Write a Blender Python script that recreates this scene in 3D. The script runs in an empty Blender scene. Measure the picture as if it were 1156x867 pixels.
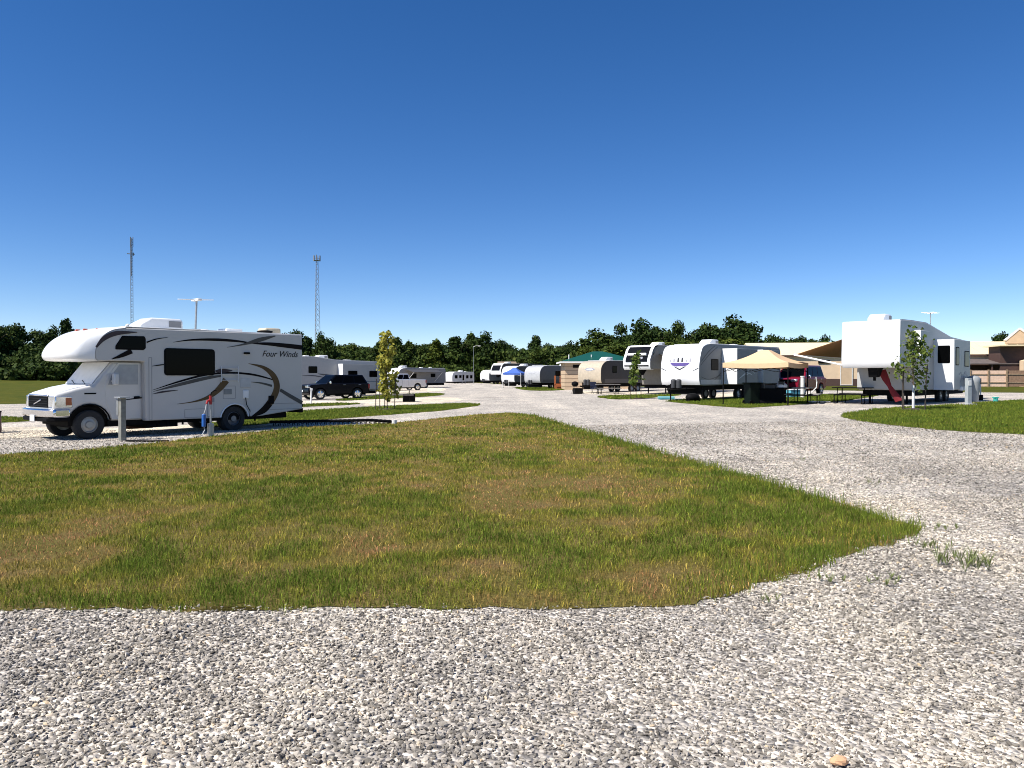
import bpy, bmesh, math, random
import numpy as np
from mathutils import Vector, Matrix, Euler
random.seed(7)
S = bpy.context.scene
COL = S.collection
PI = math.pi

# ------------------------------------------------------------------ view maths
F, CX, CY, EYE = 870.0, 578.0, 433.5, 1.6
PITCH = math.atan(9.5 / 870)
BR = [-2600, -400, -250, -150, -100, -80, -65, -50, -42] + [x * 2.5 for x in range(-14, 25)] + [70, 90, 120, 200, 400, 2600]

def gh_raw(x):
    if x > 0: return .5 * math.tanh(x / 25)
    if x > -35: return .22 * math.tanh(x / 25)
    b = .22 * math.tanh(-35 / 25)
    t = min(1, (-35 - x) / 65)
    return b + (0.75 - b) * t
BZ = [gh_raw(x) for x in BR]

def gh(x):
    return float(np.interp(x, BR, BZ))

def at(px, py):
    """ground point seen at a pixel of the 1156 wide photograph"""
    u = (px - CX) / F; v = -(py - CY) / F
    r = (u, math.cos(PITCH) + v * math.sin(PITCH), -math.sin(PITCH) + v * math.cos(PITCH))
    z = 0
    for _ in range(30):
        t = (z - EYE) / r[2]; z = gh(r[0] * t)
    return (r[0] * t, r[1] * t, z)

def away(px, d, dz=0):
    """ground point d metres away under a pixel column"""
    x = (px - CX) / F * d
    return (x, d, gh(x) + dz)

def hgt(py, d):
    """world height of pixel row py at distance d"""
    return EYE + d * (-(py - CY) / F - 9.5 / 870)

# ------------------------------------------------------------------ materials
MATS = {}
def mat(name, col, rough=.6, metal=0, var=.12, scale=6, spec=.5, bump=0, bscale=40, coat=0):
    if name in MATS: return MATS[name]
    m = bpy.data.materials.new(name); m.use_nodes = True
    nt = m.node_tree; N = nt.nodes; L = nt.links
    b = N['Principled BSDF']
    b.inputs['Roughness'].default_value = rough
    b.inputs['Metallic'].default_value = metal
    b.inputs['Specular IOR Level'].default_value = spec
    if coat: b.inputs['Coat Weight'].default_value = coat
    tc = N.new('ShaderNodeTexCoord')
    no = N.new('ShaderNodeTexNoise'); no.inputs['Scale'].default_value = scale; no.inputs['Detail'].default_value = 5
    L.new(tc.outputs['Object'], no.inputs['Vector'])
    mp = N.new('ShaderNodeMapRange'); mp.inputs['From Min'].default_value = .3; mp.inputs['From Max'].default_value = .7
    mp.inputs['To Min'].default_value = 1 - var; mp.inputs['To Max'].default_value = 1 + var * .5
    L.new(no.outputs['Fac'], mp.inputs['Value'])
    mx = N.new('ShaderNodeVectorMath'); mx.operation = 'SCALE'; mx.inputs[0].default_value = col[:3]
    L.new(mp.outputs['Result'], mx.inputs['Scale'])
    L.new(mx.outputs['Vector'], b.inputs['Base Color'])
    if bump:
        n2 = N.new('ShaderNodeTexNoise'); n2.inputs['Scale'].default_value = bscale
        L.new(tc.outputs['Object'], n2.inputs['Vector'])
        bp = N.new('ShaderNodeBump'); bp.inputs['Strength'].default_value = bump; bp.inputs['Distance'].default_value = .02
        L.new(n2.outputs['Fac'], bp.inputs['Height']); L.new(bp.outputs['Normal'], b.inputs['Normal'])
    MATS[name] = m
    return m

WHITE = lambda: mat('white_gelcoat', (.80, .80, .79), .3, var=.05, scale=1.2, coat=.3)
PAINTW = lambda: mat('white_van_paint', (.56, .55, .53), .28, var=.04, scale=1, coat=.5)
ROOFW = lambda: mat('white_rubber_roof', (.76, .75, .73), .6, var=.12, scale=1.5)
BLACK = lambda: mat('black_plastic', (.007, .007, .0075), .6, var=.2, spec=.06)
CHASSIS = lambda: mat('dark_chassis_steel', (.009, .0085, .008), .8, spec=.1, var=.4, scale=4)
TYRE = lambda: mat('tyre_rubber', (.02, .02, .021), .85, var=.3, scale=20)
RIM = lambda: mat('dull_rim_steel', (.42, .42, .43), .4, metal=.7, var=.15)
CHROME = lambda: mat('chrome', (.75, .75, .77), .12, metal=1, var=.05)
GLASS = lambda: mat('tinted_glass', (.002, .0022, .0025), .08, var=.1, spec=.05)
GREYM = lambda: mat('galvanised_steel', (.42, .43, .43), .45, metal=.6, var=.15, scale=10)
MIDGREY = lambda: mat('grey_laminate_siding', (.36, .38, .40), .45, var=.06, scale=2)
CREAM = lambda: mat('cream_laminate_siding', (.70, .64, .54), .42, var=.05, scale=2)
WOOD = lambda: mat('weathered_wood', (.30, .21, .13), .8, var=.35, scale=9, bump=.3)
DARKW = lambda: mat('dark_stained_stake', (.06, .045, .035), .8, var=.4, scale=14)

# ------------------------------------------------------------------ mesh builder
class MB:
    def __init__(s): s.bm = bmesh.new()
    def poly(s, pts):
        vs = [s.bm.verts.new(p) for p in pts]
        return s.bm.faces.new(vs)
    def box(s, c, size, rz=0, ry=0, rx=0):
        M = Matrix.Translation(c) @ Euler((rx, ry, rz)).to_matrix().to_4x4() @ Matrix.Diagonal((*size, 1))
        bmesh.ops.create_cube(s.bm, size=1, matrix=M); return s
    def prism(s, pts, a0, a1, axis='Y', taper=None):
        """pts are (X,Z) extruded along Y, or (Y,Z) along X, or (X,Y) along Z"""
        def P(p, a):
            return {'Y': (p[0], a, p[1]), 'X': (a, p[0], p[1]), 'Z': (p[0], p[1], a)}[axis]
        A = [s.bm.verts.new(P(p, a0)) for p in pts]; B = [s.bm.verts.new(P(p, a1)) for p in pts]
        n = len(pts); fs = [s.bm.faces.new(A), s.bm.faces.new(B[::-1])]
        for i in range(n):
            fs.append(s.bm.faces.new((A[i], B[i], B[(i + 1) % n], A[(i + 1) % n])))
        bmesh.ops.recalc_face_normals(s.bm, faces=fs)
        return s
    def strip(s, pts, t, y0, y1):
        """a thin shell of thickness t (outwards, to the left of the walk) along an open (X,Z) line"""
        out = []
        n = len(pts)
        for i in range(n):
            a = Vector(pts[max(0, i - 1)]); b = Vector(pts[min(n - 1, i + 1)]); d = (b - a).normalized()
            out.append((pts[i][0] + d.y * t, pts[i][1] - d.x * t))
        return s.prism(list(pts) + out[::-1], y0, y1)
    def cyl(s, p0, p1, r0, r1=None, n=12):
        r1 = r0 if r1 is None else r1
        p0 = Vector(p0); p1 = Vector(p1); d = p1 - p0
        q = Vector((0, 0, 1)).rotation_difference(d.normalized()).to_matrix().to_4x4()
        bmesh.ops.create_cone(s.bm, cap_ends=True, segments=n, radius1=r0, radius2=max(r1, 1e-4), depth=d.length,
                              matrix=Matrix.Translation((p0 + p1) / 2) @ q)
        return s
    def tube(s, pts, r, n=8):
        pts = [Vector(p) for p in pts]; rings = []
        up = Vector((0, 0, 1))
        for i, p in enumerate(pts):
            d = (pts[min(i + 1, len(pts) - 1)] - pts[max(i - 1, 0)]).normalized()
            a = d.cross(up)
            if a.length < 1e-3: a = d.cross(Vector((0, 1, 0)))
            a.normalize(); b = d.cross(a)
            rr = r[i] if isinstance(r, (list, tuple)) else r
            rings.append([s.bm.verts.new(p + a * math.cos(k * 2 * PI / n) * rr + b * math.sin(k * 2 * PI / n) * rr) for k in range(n)])
        for i in range(len(rings) - 1):
            for k in range(n):
                s.bm.faces.new((rings[i][k], rings[i][(k + 1) % n], rings[i + 1][(k + 1) % n], rings[i + 1][k]))
        s.bm.faces.new(rings[0][::-1]); s.bm.faces.new(rings[-1])
        return s
    def lathe(s, prof, axis_p, axis='Y', n=24, cap=True):
        """prof = [(r, a)]; a along the axis"""
        rings = []
        for r, a in prof:
            ring = []
            for k in range(n):
                c, q = math.cos(k * 2 * PI / n) * r, math.sin(k * 2 * PI / n) * r
                o = {'Y': (c, a, q), 'Z': (c, q, a), 'X': (a, c, q)}[axis]
                ring.append(s.bm.verts.new(Vector(axis_p) + Vector(o)))
            rings.append(ring)
        fs = []
        for i in range(len(rings) - 1):
            for k in range(n):
                fs.append(s.bm.faces.new((rings[i][k], rings[i + 1][k], rings[i + 1][(k + 1) % n], rings[i][(k + 1) % n])))
        if cap: fs.append(s.bm.faces.new(rings[0])); fs.append(s.bm.faces.new(rings[-1][::-1]))
        bmesh.ops.recalc_face_normals(s.bm, faces=fs)
        return s
    def grid(s, fn, nu, nv, recalc=True):
        V = [[s.bm.verts.new(fn(i / nu, j / nv)) for j in range(nv + 1)] for i in range(nu + 1)]
        fs = []
        for i in range(nu):
            for j in range(nv):
                fs.append(s.bm.faces.new((V[i][j], V[i + 1][j], V[i + 1][j + 1], V[i][j + 1])))
        return V
    def sphere(s, c, r, u=16, v=10):
        r = r if isinstance(r, (tuple, list)) else (r, r, r)
        bmesh.ops.create_uvsphere(s.bm, u_segments=u, v_segments=v, radius=1, matrix=Matrix.Translation(c) @ Matrix.Diagonal((*r, 1)))
        return s
    def build(s, name, m, parent=None, bevel=0, smooth=35, seg=2):
        bmesh.ops.remove_doubles(s.bm, verts=s.bm.verts, dist=1e-5)
        me = bpy.data.meshes.new(name); s.bm.to_mesh(me); s.bm.free()
        if smooth:
            me.polygons.foreach_set('use_smooth', [True] * len(me.polygons))
            me.set_sharp_from_angle(angle=math.radians(smooth))
        me.materials.append(m)
        o = bpy.data.objects.new(name, me); COL.objects.link(o)
        if parent: o.parent = parent
        if bevel:
            b = o.modifiers.new('bevel', 'BEVEL'); b.width = bevel; b.segments = seg; b.limit_method = 'ANGLE'; b.angle_limit = math.radians(40)
        return o

def tag(o, label=None, cat=None, group=None, kind=None):
    if label: o['label'] = label
    if cat: o['category'] = cat
    if group: o['group'] = group
    if kind: o['kind'] = kind
    return o

def thing(name, label, cat, loc=(0, 0, 0), head=None, group=None):
    o = bpy.data.objects.new(name, None); COL.objects.link(o); o.location = loc
    o.empty_display_size = .3
    if head is not None: o.rotation_euler.z = math.atan2(head[1], head[0]) if isinstance(head, tuple) else head
    return tag(o, label, cat, group)

def copy_tree(o, parent=None):
    c = o.copy(); COL.objects.link(c)
    if parent: c.parent = parent
    for ch in [x for x in bpy.data.objects if x.parent == o]: copy_tree(ch, c)
    return c

def np_mesh(name, verts, faces_flat, counts, m, parent=None, rnd=None, smooth=False):
    me = bpy.data.meshes.new(name)
    n = len(verts); nf = len(counts)
    me.vertices.add(n); me.vertices.foreach_set('co', np.ascontiguousarray(verts, np.float32).ravel())
    me.loops.add(len(faces_flat)); me.loops.foreach_set('vertex_index', np.ascontiguousarray(faces_flat, np.int32))
    me.polygons.add(nf)
    st = np.zeros(nf, np.int32); st[1:] = np.cumsum(counts)[:-1]
    me.polygons.foreach_set('loop_start', st)
    me.polygons.foreach_set('use_smooth', [smooth] * nf)
    me.update(calc_edges=True)
    if rnd is not None:
        for k_, v_ in (rnd.items() if isinstance(rnd, dict) else [('rnd', rnd)]):
            a = me.attributes.new(k_, 'FLOAT', 'POINT'); a.data.foreach_set('value', np.ascontiguousarray(v_, np.float32))
    me.materials.append(m)
    o = bpy.data.objects.new(name, me); COL.objects.link(o)
    if parent: o.parent = parent
    return o

# ------------------------------------------------------------------ ground
def ground_mat(name, build):
    m = bpy.data.materials.new(name); m.use_nodes = True
    nt = m.node_tree; N = nt.nodes; L = nt.links
    b = N['Principled BSDF']; b.inputs['Roughness'].default_value = .95; b.inputs['Specular IOR Level'].default_value = .06
    g = N.new('ShaderNodeNewGeometry')
    build(N, L, b, g.outputs['Position'])
    return m

def noise(N, L, pos, scale, detail=4, rough=.55):
    n = N.new('ShaderNodeTexNoise'); n.inputs['Scale'].default_value = scale; n.inputs['Detail'].default_value = detail
    n.inputs['Roughness'].default_value = rough
    L.new(pos, n.inputs['Vector']); return n.outputs['Fac']
def ramp(N, L, fac, stops):
    r = N.new('ShaderNodeValToRGB'); e = r.color_ramp.elements
    while len(e) < len(stops): e.new(.5)
    for el, (p, c) in zip(e, stops):
        el.position = p; el.color = (*c, 1)
    L.new(fac, r.inputs['Fac']); return r.outputs['Color']
def mix(N, L, fac, a, b, mode='MIX'):
    m = N.new('ShaderNodeMix'); m.data_type = 'RGBA'; m.blend_type = mode
    for sock, v in ((m.inputs['Factor'], fac), (m.inputs['A'], a), (m.inputs['B'], b)):
        if hasattr(v, 'is_linked') or isinstance(v, bpy.types.NodeSocket): L.new(v, sock)
        elif isinstance(v, (int, float)): sock.default_value = v
        else: sock.default_value = (*v, 1)
    return m.outputs['Result']

def lanes(N, L, pos):
    """faint wheel lanes along the road"""
    mp = N.new('ShaderNodeMapping'); mp.inputs['Rotation'].default_value = (0, 0, math.radians(-14)); mp.inputs['Scale'].default_value = (.75, .05, 1)
    L.new(pos, mp.inputs['Vector'])
    return ramp(N, L, noise(N, L, mp.outputs['Vector'], 1.0, 3, .5), [(.35, (.97, .955, .93)), (.5, (1.08, 1.06, 1.03)), (.65, (1.24, 1.21, 1.15))])

def b_gravel(tint=(1, 1, 1), lo=.32, hi=.70):
    def f(N, L, b, pos):
        v = N.new('ShaderNodeTexVoronoi'); v.inputs['Scale'].default_value = 34; L.new(pos, v.inputs['Vector'])
        v2 = N.new('ShaderNodeTexVoronoi'); v2.inputs['Scale'].default_value = 11; L.new(pos, v2.inputs['Vector'])
        sp = N.new('ShaderNodeSeparateColor'); L.new(v.outputs['Color'], sp.inputs['Color'])
        sp2 = N.new('ShaderNodeSeparateColor'); L.new(v2.outputs['Color'], sp2.inputs['Color'])
        c = ramp(N, L, sp.outputs['Red'], [(0, (lo * .55, lo * .53, lo * .51)), (.35, (lo * 1.2, lo * 1.13, lo * 1.04)), (.75, ((lo + hi) / 2, (lo + hi) / 2 * .95, (lo + hi) / 2 * .88)), (1, (hi * 1.2, hi * 1.13, hi * 1.02))])
        c2 = ramp(N, L, sp2.outputs['Red'], [(0, (.72, .72, .73)), (.6, (1, .99, .98)), (1, (1.22, 1.18, 1.12))])
        c = mix(N, L, 1.0, c, c2, 'MULTIPLY')
        big = ramp(N, L, noise(N, L, pos, .35, 4, .6), [(.3, (.80, .79, .78)), (.5, (1, .985, .965)), (.7, (1.2, 1.165, 1.11))])
        c = mix(N, L, 1.0, c, big, 'MULTIPLY')
        c = mix(N, L, 1.0, c, lanes(N, L, pos), 'MULTIPLY')
        c = mix(N, L, 1.0, c, tint, 'MULTIPLY')
        L.new(c, b.inputs['Base Color'])
        bp = N.new('ShaderNodeBump'); bp.inputs['Strength'].default_value = .9; bp.inputs['Distance'].default_value = .03; bp.invert = True
        L.new(v.outputs['Distance'], bp.inputs['Height']); L.new(bp.outputs['Normal'], b.inputs['Normal'])
    return f

GREEN_STOPS = [(.12, (.40, .215, .11)), (.30, (.37, .27, .085)), (.48, (.31, .27, .054)), (.66, (.22, .24, .036)), (.88, (.125, .18, .026))]
def b_grass(dark=1.0, green=0.0):
    def f(N, L, b, pos):
        a = noise(N, L, pos, .42, 5, .62)
        if green:
            ad = N.new('ShaderNodeMath'); ad.operation = 'ADD'; ad.inputs[1].default_value = green; L.new(a, ad.inputs[0]); a = ad.outputs[0]
        c = ramp(N, L, a, [(p, tuple(k * dark for k in q)) for p, q in GREEN_STOPS])
        d = ramp(N, L, noise(N, L, pos, 14, 6, .7), [(.3, (.55, .55, .5)), (.7, (1.25, 1.2, 1.1))])
        c = mix(N, L, 1.0, c, d, 'MULTIPLY')
        L.new(c, b.inputs['Base Color'])
        bp = N.new('ShaderNodeBump'); bp.inputs['Strength'].default_value = .8; bp.inputs['Distance'].default_value = .06
        L.new(noise(N, L, pos, 22, 5, .7), bp.inputs['Height']); L.new(bp.outputs['Normal'], b.inputs['Normal'])
    return f

GRAVEL = ground_mat('crushed_limestone', b_gravel())
SAND = ground_mat('pale_limestone_fines', b_gravel((1.25, 1.2, 1.07), .44, .62))
def b_thatch(N, L, b, pos):
    c = ramp(N, L, noise(N, L, pos, 1.3, 5, .65), [(.3, (.24, .17, .075)), (.5, (.20, .165, .05)), (.7, (.14, .14, .032))])
    c = mix(N, L, 1.0, c, ramp(N, L, noise(N, L, pos, 30, 6, .75), [(.3, (.45, .42, .38)), (.55, (1, 1, .95)), (.75, (1.7, 1.6, 1.45))]), 'MULTIPLY')
    L.new(c, b.inputs['Base Color'])
    bp = N.new('ShaderNodeBump'); bp.inputs['Strength'].default_value = 1; bp.inputs['Distance'].default_value = .05
    L.new(noise(N, L, pos, 34, 5, .7), bp.inputs['Height']); L.new(bp.outputs['Normal'], b.inputs['Normal'])
THATCH = ground_mat('dry_thatch', b_thatch)
TURF = ground_mat('thin_turf', b_grass(.45, .16))
FIELD = ground_mat('mown_field', b_grass(.4, .2))

def sheet(name, poly, off, m, kind='structure'):
    bm = bmesh.new()
    f = bm.faces.new([bm.verts.new((x, y, 0)) for x, y in poly])
    bmesh.ops.triangulate(bm, faces=[f])
    x0 = min(p[0] for p in poly); x1 = max(p[0] for p in poly)
    for x in BR:
        if x0 < x < x1:
            g = list(bm.verts) + list(bm.edges) + list(bm.faces)
            bmesh.ops.bisect_plane(bm, geom=g, plane_co=(x, 0, 0), plane_no=(1, 0, 0), dist=1e-5)
    for v in bm.verts: v.co.z = gh(v.co.x) + off
    bmesh.ops.recalc_face_normals(bm, faces=bm.faces)
    for f in bm.faces:
        if f.normal.z < 0: f.normal_flip()
    me = bpy.data.meshes.new(name); bm.to_mesh(me); bm.free(); me.materials.append(m)
    o = bpy.data.objects.new(name, me); COL.objects.link(o)
    o['kind'] = kind
    return o

def rough_edge(pts, step=.25, amp=.07, seed=1):
    rg = random.Random(seed); out = []
    n = len(pts)
    for i in range(n):
        a = Vector(pts[i][:2]); b = Vector(pts[(i + 1) % n][:2]); d = (b - a).length
        k = max(1, min(60, int(d / step)))
        for j in range(k):
            p = a.lerp(b, j / k)
            out.append((p.x + rg.uniform(-amp, amp), p.y + rg.uniform(-amp, amp)))
    return out

def chaikin(pts, it=2):
    for _ in range(it):
        o = []
        for i in range(len(pts)):
            a = Vector(pts[i][:2]); b = Vector(pts[(i + 1) % len(pts)][:2])
            o += [tuple(a.lerp(b, .25)), tuple(a.lerp(b, .75))]
        pts = o
    return pts
G = lambda L: [at(*p)[:2] for p in L]

sheet('ground', [(-2600, -60), (2600, -60), (2600, 3000), (-2600, 3000)], 0, FIELD)
gravel_poly = [(-60, -40), (60, -40), (60, 34)] + G([(1300, 446), (1156, 443.5), (1098, 443), (948, 441), (905, 440.5), (860, 439), (760, 437.5), (640, 435), (590, 433.5), (550, 431.3), (515, 430.2), (478, 430.6), (440, 433), (400, 437), (340, 443), (200, 453), (0, 456.5), (-150, 459)]) + [(-60, 40)]
sheet('gravel_road', rough_edge(gravel_poly, .8, .12, 3), .006, GRAVEL)

ISL = {}
ISL['main'] = [(-17, 5.22)] + G([(60, 690.5), (300, 689), (560, 690), (690, 690), (780, 687), (860, 662), (940, 634), (1000, 615), (1036, 603), (1040, 596), (1010, 587), (965, 573.5), (914, 560), (863, 544), (811, 529), (760, 515), (694, 496), (642, 481), (605, 469.5), (580, 466), (540, 468), (480, 474), (440, 478), (346, 482), (300, 487), (225, 494), (173, 501), (80, 509), (0, 513.5)]) + [(-17, 16.5)]
ISL['behind'] = G([(550, 457), (500, 464), (460, 467), (400, 471.5), (345, 475.5), (240, 484), (220, 480), (330, 465), (343, 464), (420, 459.5), (480, 457), (525, 455)])
ISL['thin'] = G([(412, 455.3), (395, 457.5), (370, 458.5), (343, 459.5), (250, 467), (250, 464), (343, 456.6), (380, 455)])
ISL['far_left'] = G([(505, 445.2), (490, 447.5), (450, 449.5), (420, 451), (380, 453), (380, 450.8), (420, 447.2), (460, 445), (490, 443.6)])
ISL['left_end'] = G([(36, 470), (33, 478), (-150, 478.5), (-150, 470.5)])
ISL['right_near'] = G([(943, 469), (962, 474.5), (1000, 480), (1070, 487), (1156, 491), (1330, 500), (1330, 448), (1156, 452), (1115, 454), (1065, 458), (1020, 459.5), (980, 463)])
ISL['canopy'] = G([(742, 452.5), (780, 456.3), (812, 459), (839, 461), (866, 459.5), (912, 456), (945, 453.6), (961, 452), (1000, 445.6), (940, 445), (900, 446.5), (862, 450), (800, 450)])
ISL['fifth_front'] = G([(669, 448), (693, 451.3), (722, 450.8), (738, 449), (765, 447), (770, 445.2), (744, 445.4), (695, 446.2)])
ISL['far_right'] = G([(578, 437.5), (592, 440.8), (618, 441.5), (640, 440.2), (660, 438.5), (640, 437.2), (600, 436.6)])
ISL['far_mid'] = G([(520, 431.6), (552, 432.9), (572, 434.2), (580, 433.6), (552, 431.8)])
RE = {k: rough_edge(chaikin(v, 1) if k != 'main' else v, .16 if k in ('main', 'right_near') else .5, .09, i + 5) for i, (k, v) in enumerate(ISL.items())}
for k, v in RE.items():
    sheet('grass_island', v, .012, THATCH if k == 'main' else TURF)
PADS = [G([(-120, 482.5), (36, 482), (120, 484), (250, 478.5), (300, 475.5), (330, 477), (300, 482), (225, 487), (150, 490.5), (0, 495.5), (-120, 497)]),
        G([(524, 452), (500, 455), (410, 458.5), (414, 455.2), (343, 455.5), (300, 456), (300, 452), (380, 453.3), (430, 451), (490, 448.3), (515, 449)]),
        G([(505, 439), (500, 441.5), (430, 445), (380, 447), (380, 444), (450, 439.2), (490, 437.2)]),
        G([(648, 444), (690, 445.6), (740, 445.2), (750, 443.2), (690, 441.8), (650, 441.5)]),
        G([(770, 450.5), (862, 449.4), (905, 446), (890, 443), (810, 444.6), (775, 447)])]
for i, p in enumerate(PADS): sheet('gravel_pad', rough_edge(p, .4, .12, 40 + i), .010, SAND)

# ------------------------------------------------------------------ gravel stones and grass blades (uncountable)
rs = np.random.default_rng(11)
def inside(px, py, poly):
    P = np.array([q[:2] for q in poly]); c = np.zeros(len(px), bool); j = len(P) - 1
    for i in range(len(P)):
        xi, yi = P[i]; xj, yj = P[j]
        t = ((yi > py) != (yj > py)) & (px < (xj - xi) * (py - yi) / (yj - yi + 1e-12) + xi)
        c ^= t; j = i
    return c
def ghv(x): return np.interp(x, BR, BZ)

# value noise for patchy height
_vn = rs.random((256, 256))
def vnoise(x, y, s):
    X = x / s + 100; Y = y / s + 100
    i = np.floor(X).astype(int); j = np.floor(Y).astype(int); u = X - i; v = Y - j
    u = u * u * (3 - 2 * u); v = v * v * (3 - 2 * v)
    g = lambda a, b: _vn[a % 256, b % 256]
    return (g(i, j) * (1 - u) + g(i + 1, j) * u) * (1 - v) + (g(i, j + 1) * (1 - u) + g(i + 1, j + 1) * u) * v

def attr_mat(name, stops, extra=None, rough=.9, trans=0):
    m = bpy.data.materials.new(name); m.use_nodes = True
    nt = m.node_tree; N = nt.nodes; L = nt.links; b = N['Principled BSDF']
    b.inputs['Roughness'].default_value = rough; b.inputs['Specular IOR Level'].default_value = .08
    a = N.new('ShaderNodeAttribute'); a.attribute_name = 'rnd'
    g = N.new('ShaderNodeNewGeometry')
    c = ramp(N, L, a.outputs['Fac'], stops)
    if extra: c = extra(N, L, c, g.outputs['Position'], a.outputs['Fac'])
    L.new(c, b.inputs['Base Color'])
    if trans:
        t = N.new('ShaderNodeBsdfTranslucent'); L.new(c, t.inputs['Color'])
        s = N.new('ShaderNodeMixShader'); s.inputs[0].default_value = trans
        L.new(b.outputs[0], s.inputs[1]); L.new(t.outputs[0], s.inputs[2])
        L.new(s.outputs[0], N['Material Output'].inputs['Surface'])
    return m

def stone_extra(N, L, c, pos, r):
    big = ramp(N, L, noise(N, L, pos, .35, 4, .6), [(.3, (.80, .79, .78)), (.5, (1, .985, .965)), (.7, (1.2, 1.165, 1.11))])
    c = mix(N, L, 1.0, c, big, 'MULTIPLY')
    c = mix(N, L, 1.0, c, lanes(N, L, pos), 'MULTIPLY')
    d = ramp(N, L, noise(N, L, pos, 60, 3, .6), [(.3, (.85, .85, .85)), (.7, (1.1, 1.1, 1.1))])
    return mix(N, L, 1.0, c, d, 'MULTIPLY')
STONE = attr_mat('limestone_chips', [(0, (.085, .078, .07)), (.2, (.185, .172, .152)), (.5, (.28, .26, .232)), (.78, (.40, .372, .33)), (.93, (.56, .52, .462)), (.97, (.48, .38, .26)), (1, (.66, .63, .58))], stone_extra)

def scatter_stones():
    bm = bmesh.new(); bmesh.ops.create_icosphere(bm, subdivisions=1, radius=1)
    ICO = (np.array([v.co[:] for v in bm.verts]), np.array([[v.index for v in f.verts] for f in bm.faces])); bm.free()
    OCT = (np.array([(1, 0, 0), (0, 1, 0), (-1, 0, 0), (0, -1, 0), (0, 0, 1), (0, 0, -1)], float),
           np.array([(0, 1, 4), (1, 2, 4), (2, 3, 4), (3, 0, 4), (1, 0, 5), (2, 1, 5), (3, 2, 5), (0, 3, 5)]))
    VV, FF, RR = [], [], []; base = 0
    for y0, y1, dens, s0, s1, (T, FA) in ((2.4, 4.2, 2500, .0062, .020, ICO), (4.2, 6.5, 2000, .0068, .021, ICO), (6.5, 9.5, 1300, .0075, .022, OCT), (9.5, 14, 620, .0095, .025, OCT), (14, 24, 190, .012, .029, OCT)):
        A = (y1 - y0) * (2 * .74 * y1 + 1.2); n = int(A * dens)
        y = rs.uniform(y0, y1, n); x = rs.uniform(-.74 * y1 - .6, .74 * y1 + .6, n)
        k = np.abs(x) < .71 * y + .5; x, y = x[k], y[k]
        jx, jy = rs.normal(0, .075, len(x)), rs.normal(0, .075, len(x))
        k = ~inside(x + jx, y + jy, ISL['main']) & ~inside(x + jx, y + jy, ISL['right_near'])
        k &= rs.random(len(x)) < np.clip(.55 + .9 * vnoise(x, y, 1.4) * vnoise(x + 40, y, .5) + .25, 0, 1)
        x, y = x[k], y[k]; n = len(x)
        s = (s0 + (s1 - s0) * rs.beta(1.3, 3.6, n)) * (.75 + .5 * vnoise(x + 13, y, .9))
        ax = rs.normal(size=(n, 3)); ax /= np.linalg.norm(ax, axis=1)[:, None]
        an = rs.uniform(0, 2 * PI, n); c, q = np.cos(an), np.sin(an)
        K = np.zeros((n, 3, 3)); K[:, 0, 1] = -ax[:, 2]; K[:, 0, 2] = ax[:, 1]; K[:, 1, 0] = ax[:, 2]; K[:, 1, 2] = -ax[:, 0]; K[:, 2, 0] = -ax[:, 1]; K[:, 2, 1] = ax[:, 0]
        R = np.eye(3)[None] + q[:, None, None] * K + (1 - c)[:, None, None] * (K @ K)
        shp = np.stack([rs.uniform(.8, 1.5, n), rs.uniform(.6, 1.05, n), rs.uniform(.4, .8, n)], 1)
        V = (T[None] * rs.uniform(.55, 1.3, (n, len(T), 1))) * shp[:, None, :] * s[:, None, None]
        V = np.einsum('nij,nkj->nki', R, V)
        V[:, :, 2] *= .85
        V[:, :, 0] += x[:, None]; V[:, :, 1] += y[:, None]; V[:, :, 2] += (ghv(x) + .006 + s * .35)[:, None]
        FF.append((FA[None] + (base + np.arange(n) * len(T))[:, None, None]).reshape(-1)); base += n * len(T)
        VV.append(V.reshape(-1, 3)); RR.append(np.repeat(rs.beta(1.2, 1.2, n), len(T)))
    F_ = np.concatenate(FF)
    o = np_mesh('gravel_stones', np.concatenate(VV), F_, np.full(len(F_) // 3, 3), STONE, rnd=np.concatenate(RR))
    tag(o, 'loose grey limestone chips covering the gravel road', 'gravel', kind='stuff')
scatter_stones()

def grass_extra(N, L, c, pos, r):
    a = N.new('ShaderNodeAttribute'); a.attribute_name = 'patch'
    base = ramp(N, L, a.outputs['Fac'], GREEN_STOPS)
    return mix(N, L, 1.0, base, c, 'MULTIPLY')
BLADE = attr_mat('grass_blades', [(0, (.3, .27, .22)), (.25, (.6, .62, .52)), (.55, (.95, .98, .85)), (.78, (1.35, 1.28, 1.1)), (.92, (2.1, 1.85, 1.75)), (1, (2.9, 2.65, 2.5))], grass_extra, .75, .3)
def lush_extra(N, L, c, pos, r):
    base = ramp(N, L, noise(N, L, pos, 1.1, 3, .5), [(.3, (.18, .205, .035)), (.7, (.10, .155, .024))])
    return mix(N, L, 1.0, base, c, 'MULTIPLY')
LUSH = attr_mat('long_green_blades', [(0, (.75, .8, .7)), (.5, (1, 1.05, .9)), (.9, (1.35, 1.3, 1.0)), (1, (2.2, 1.9, 1.4))], lush_extra, .7, .3)

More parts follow.
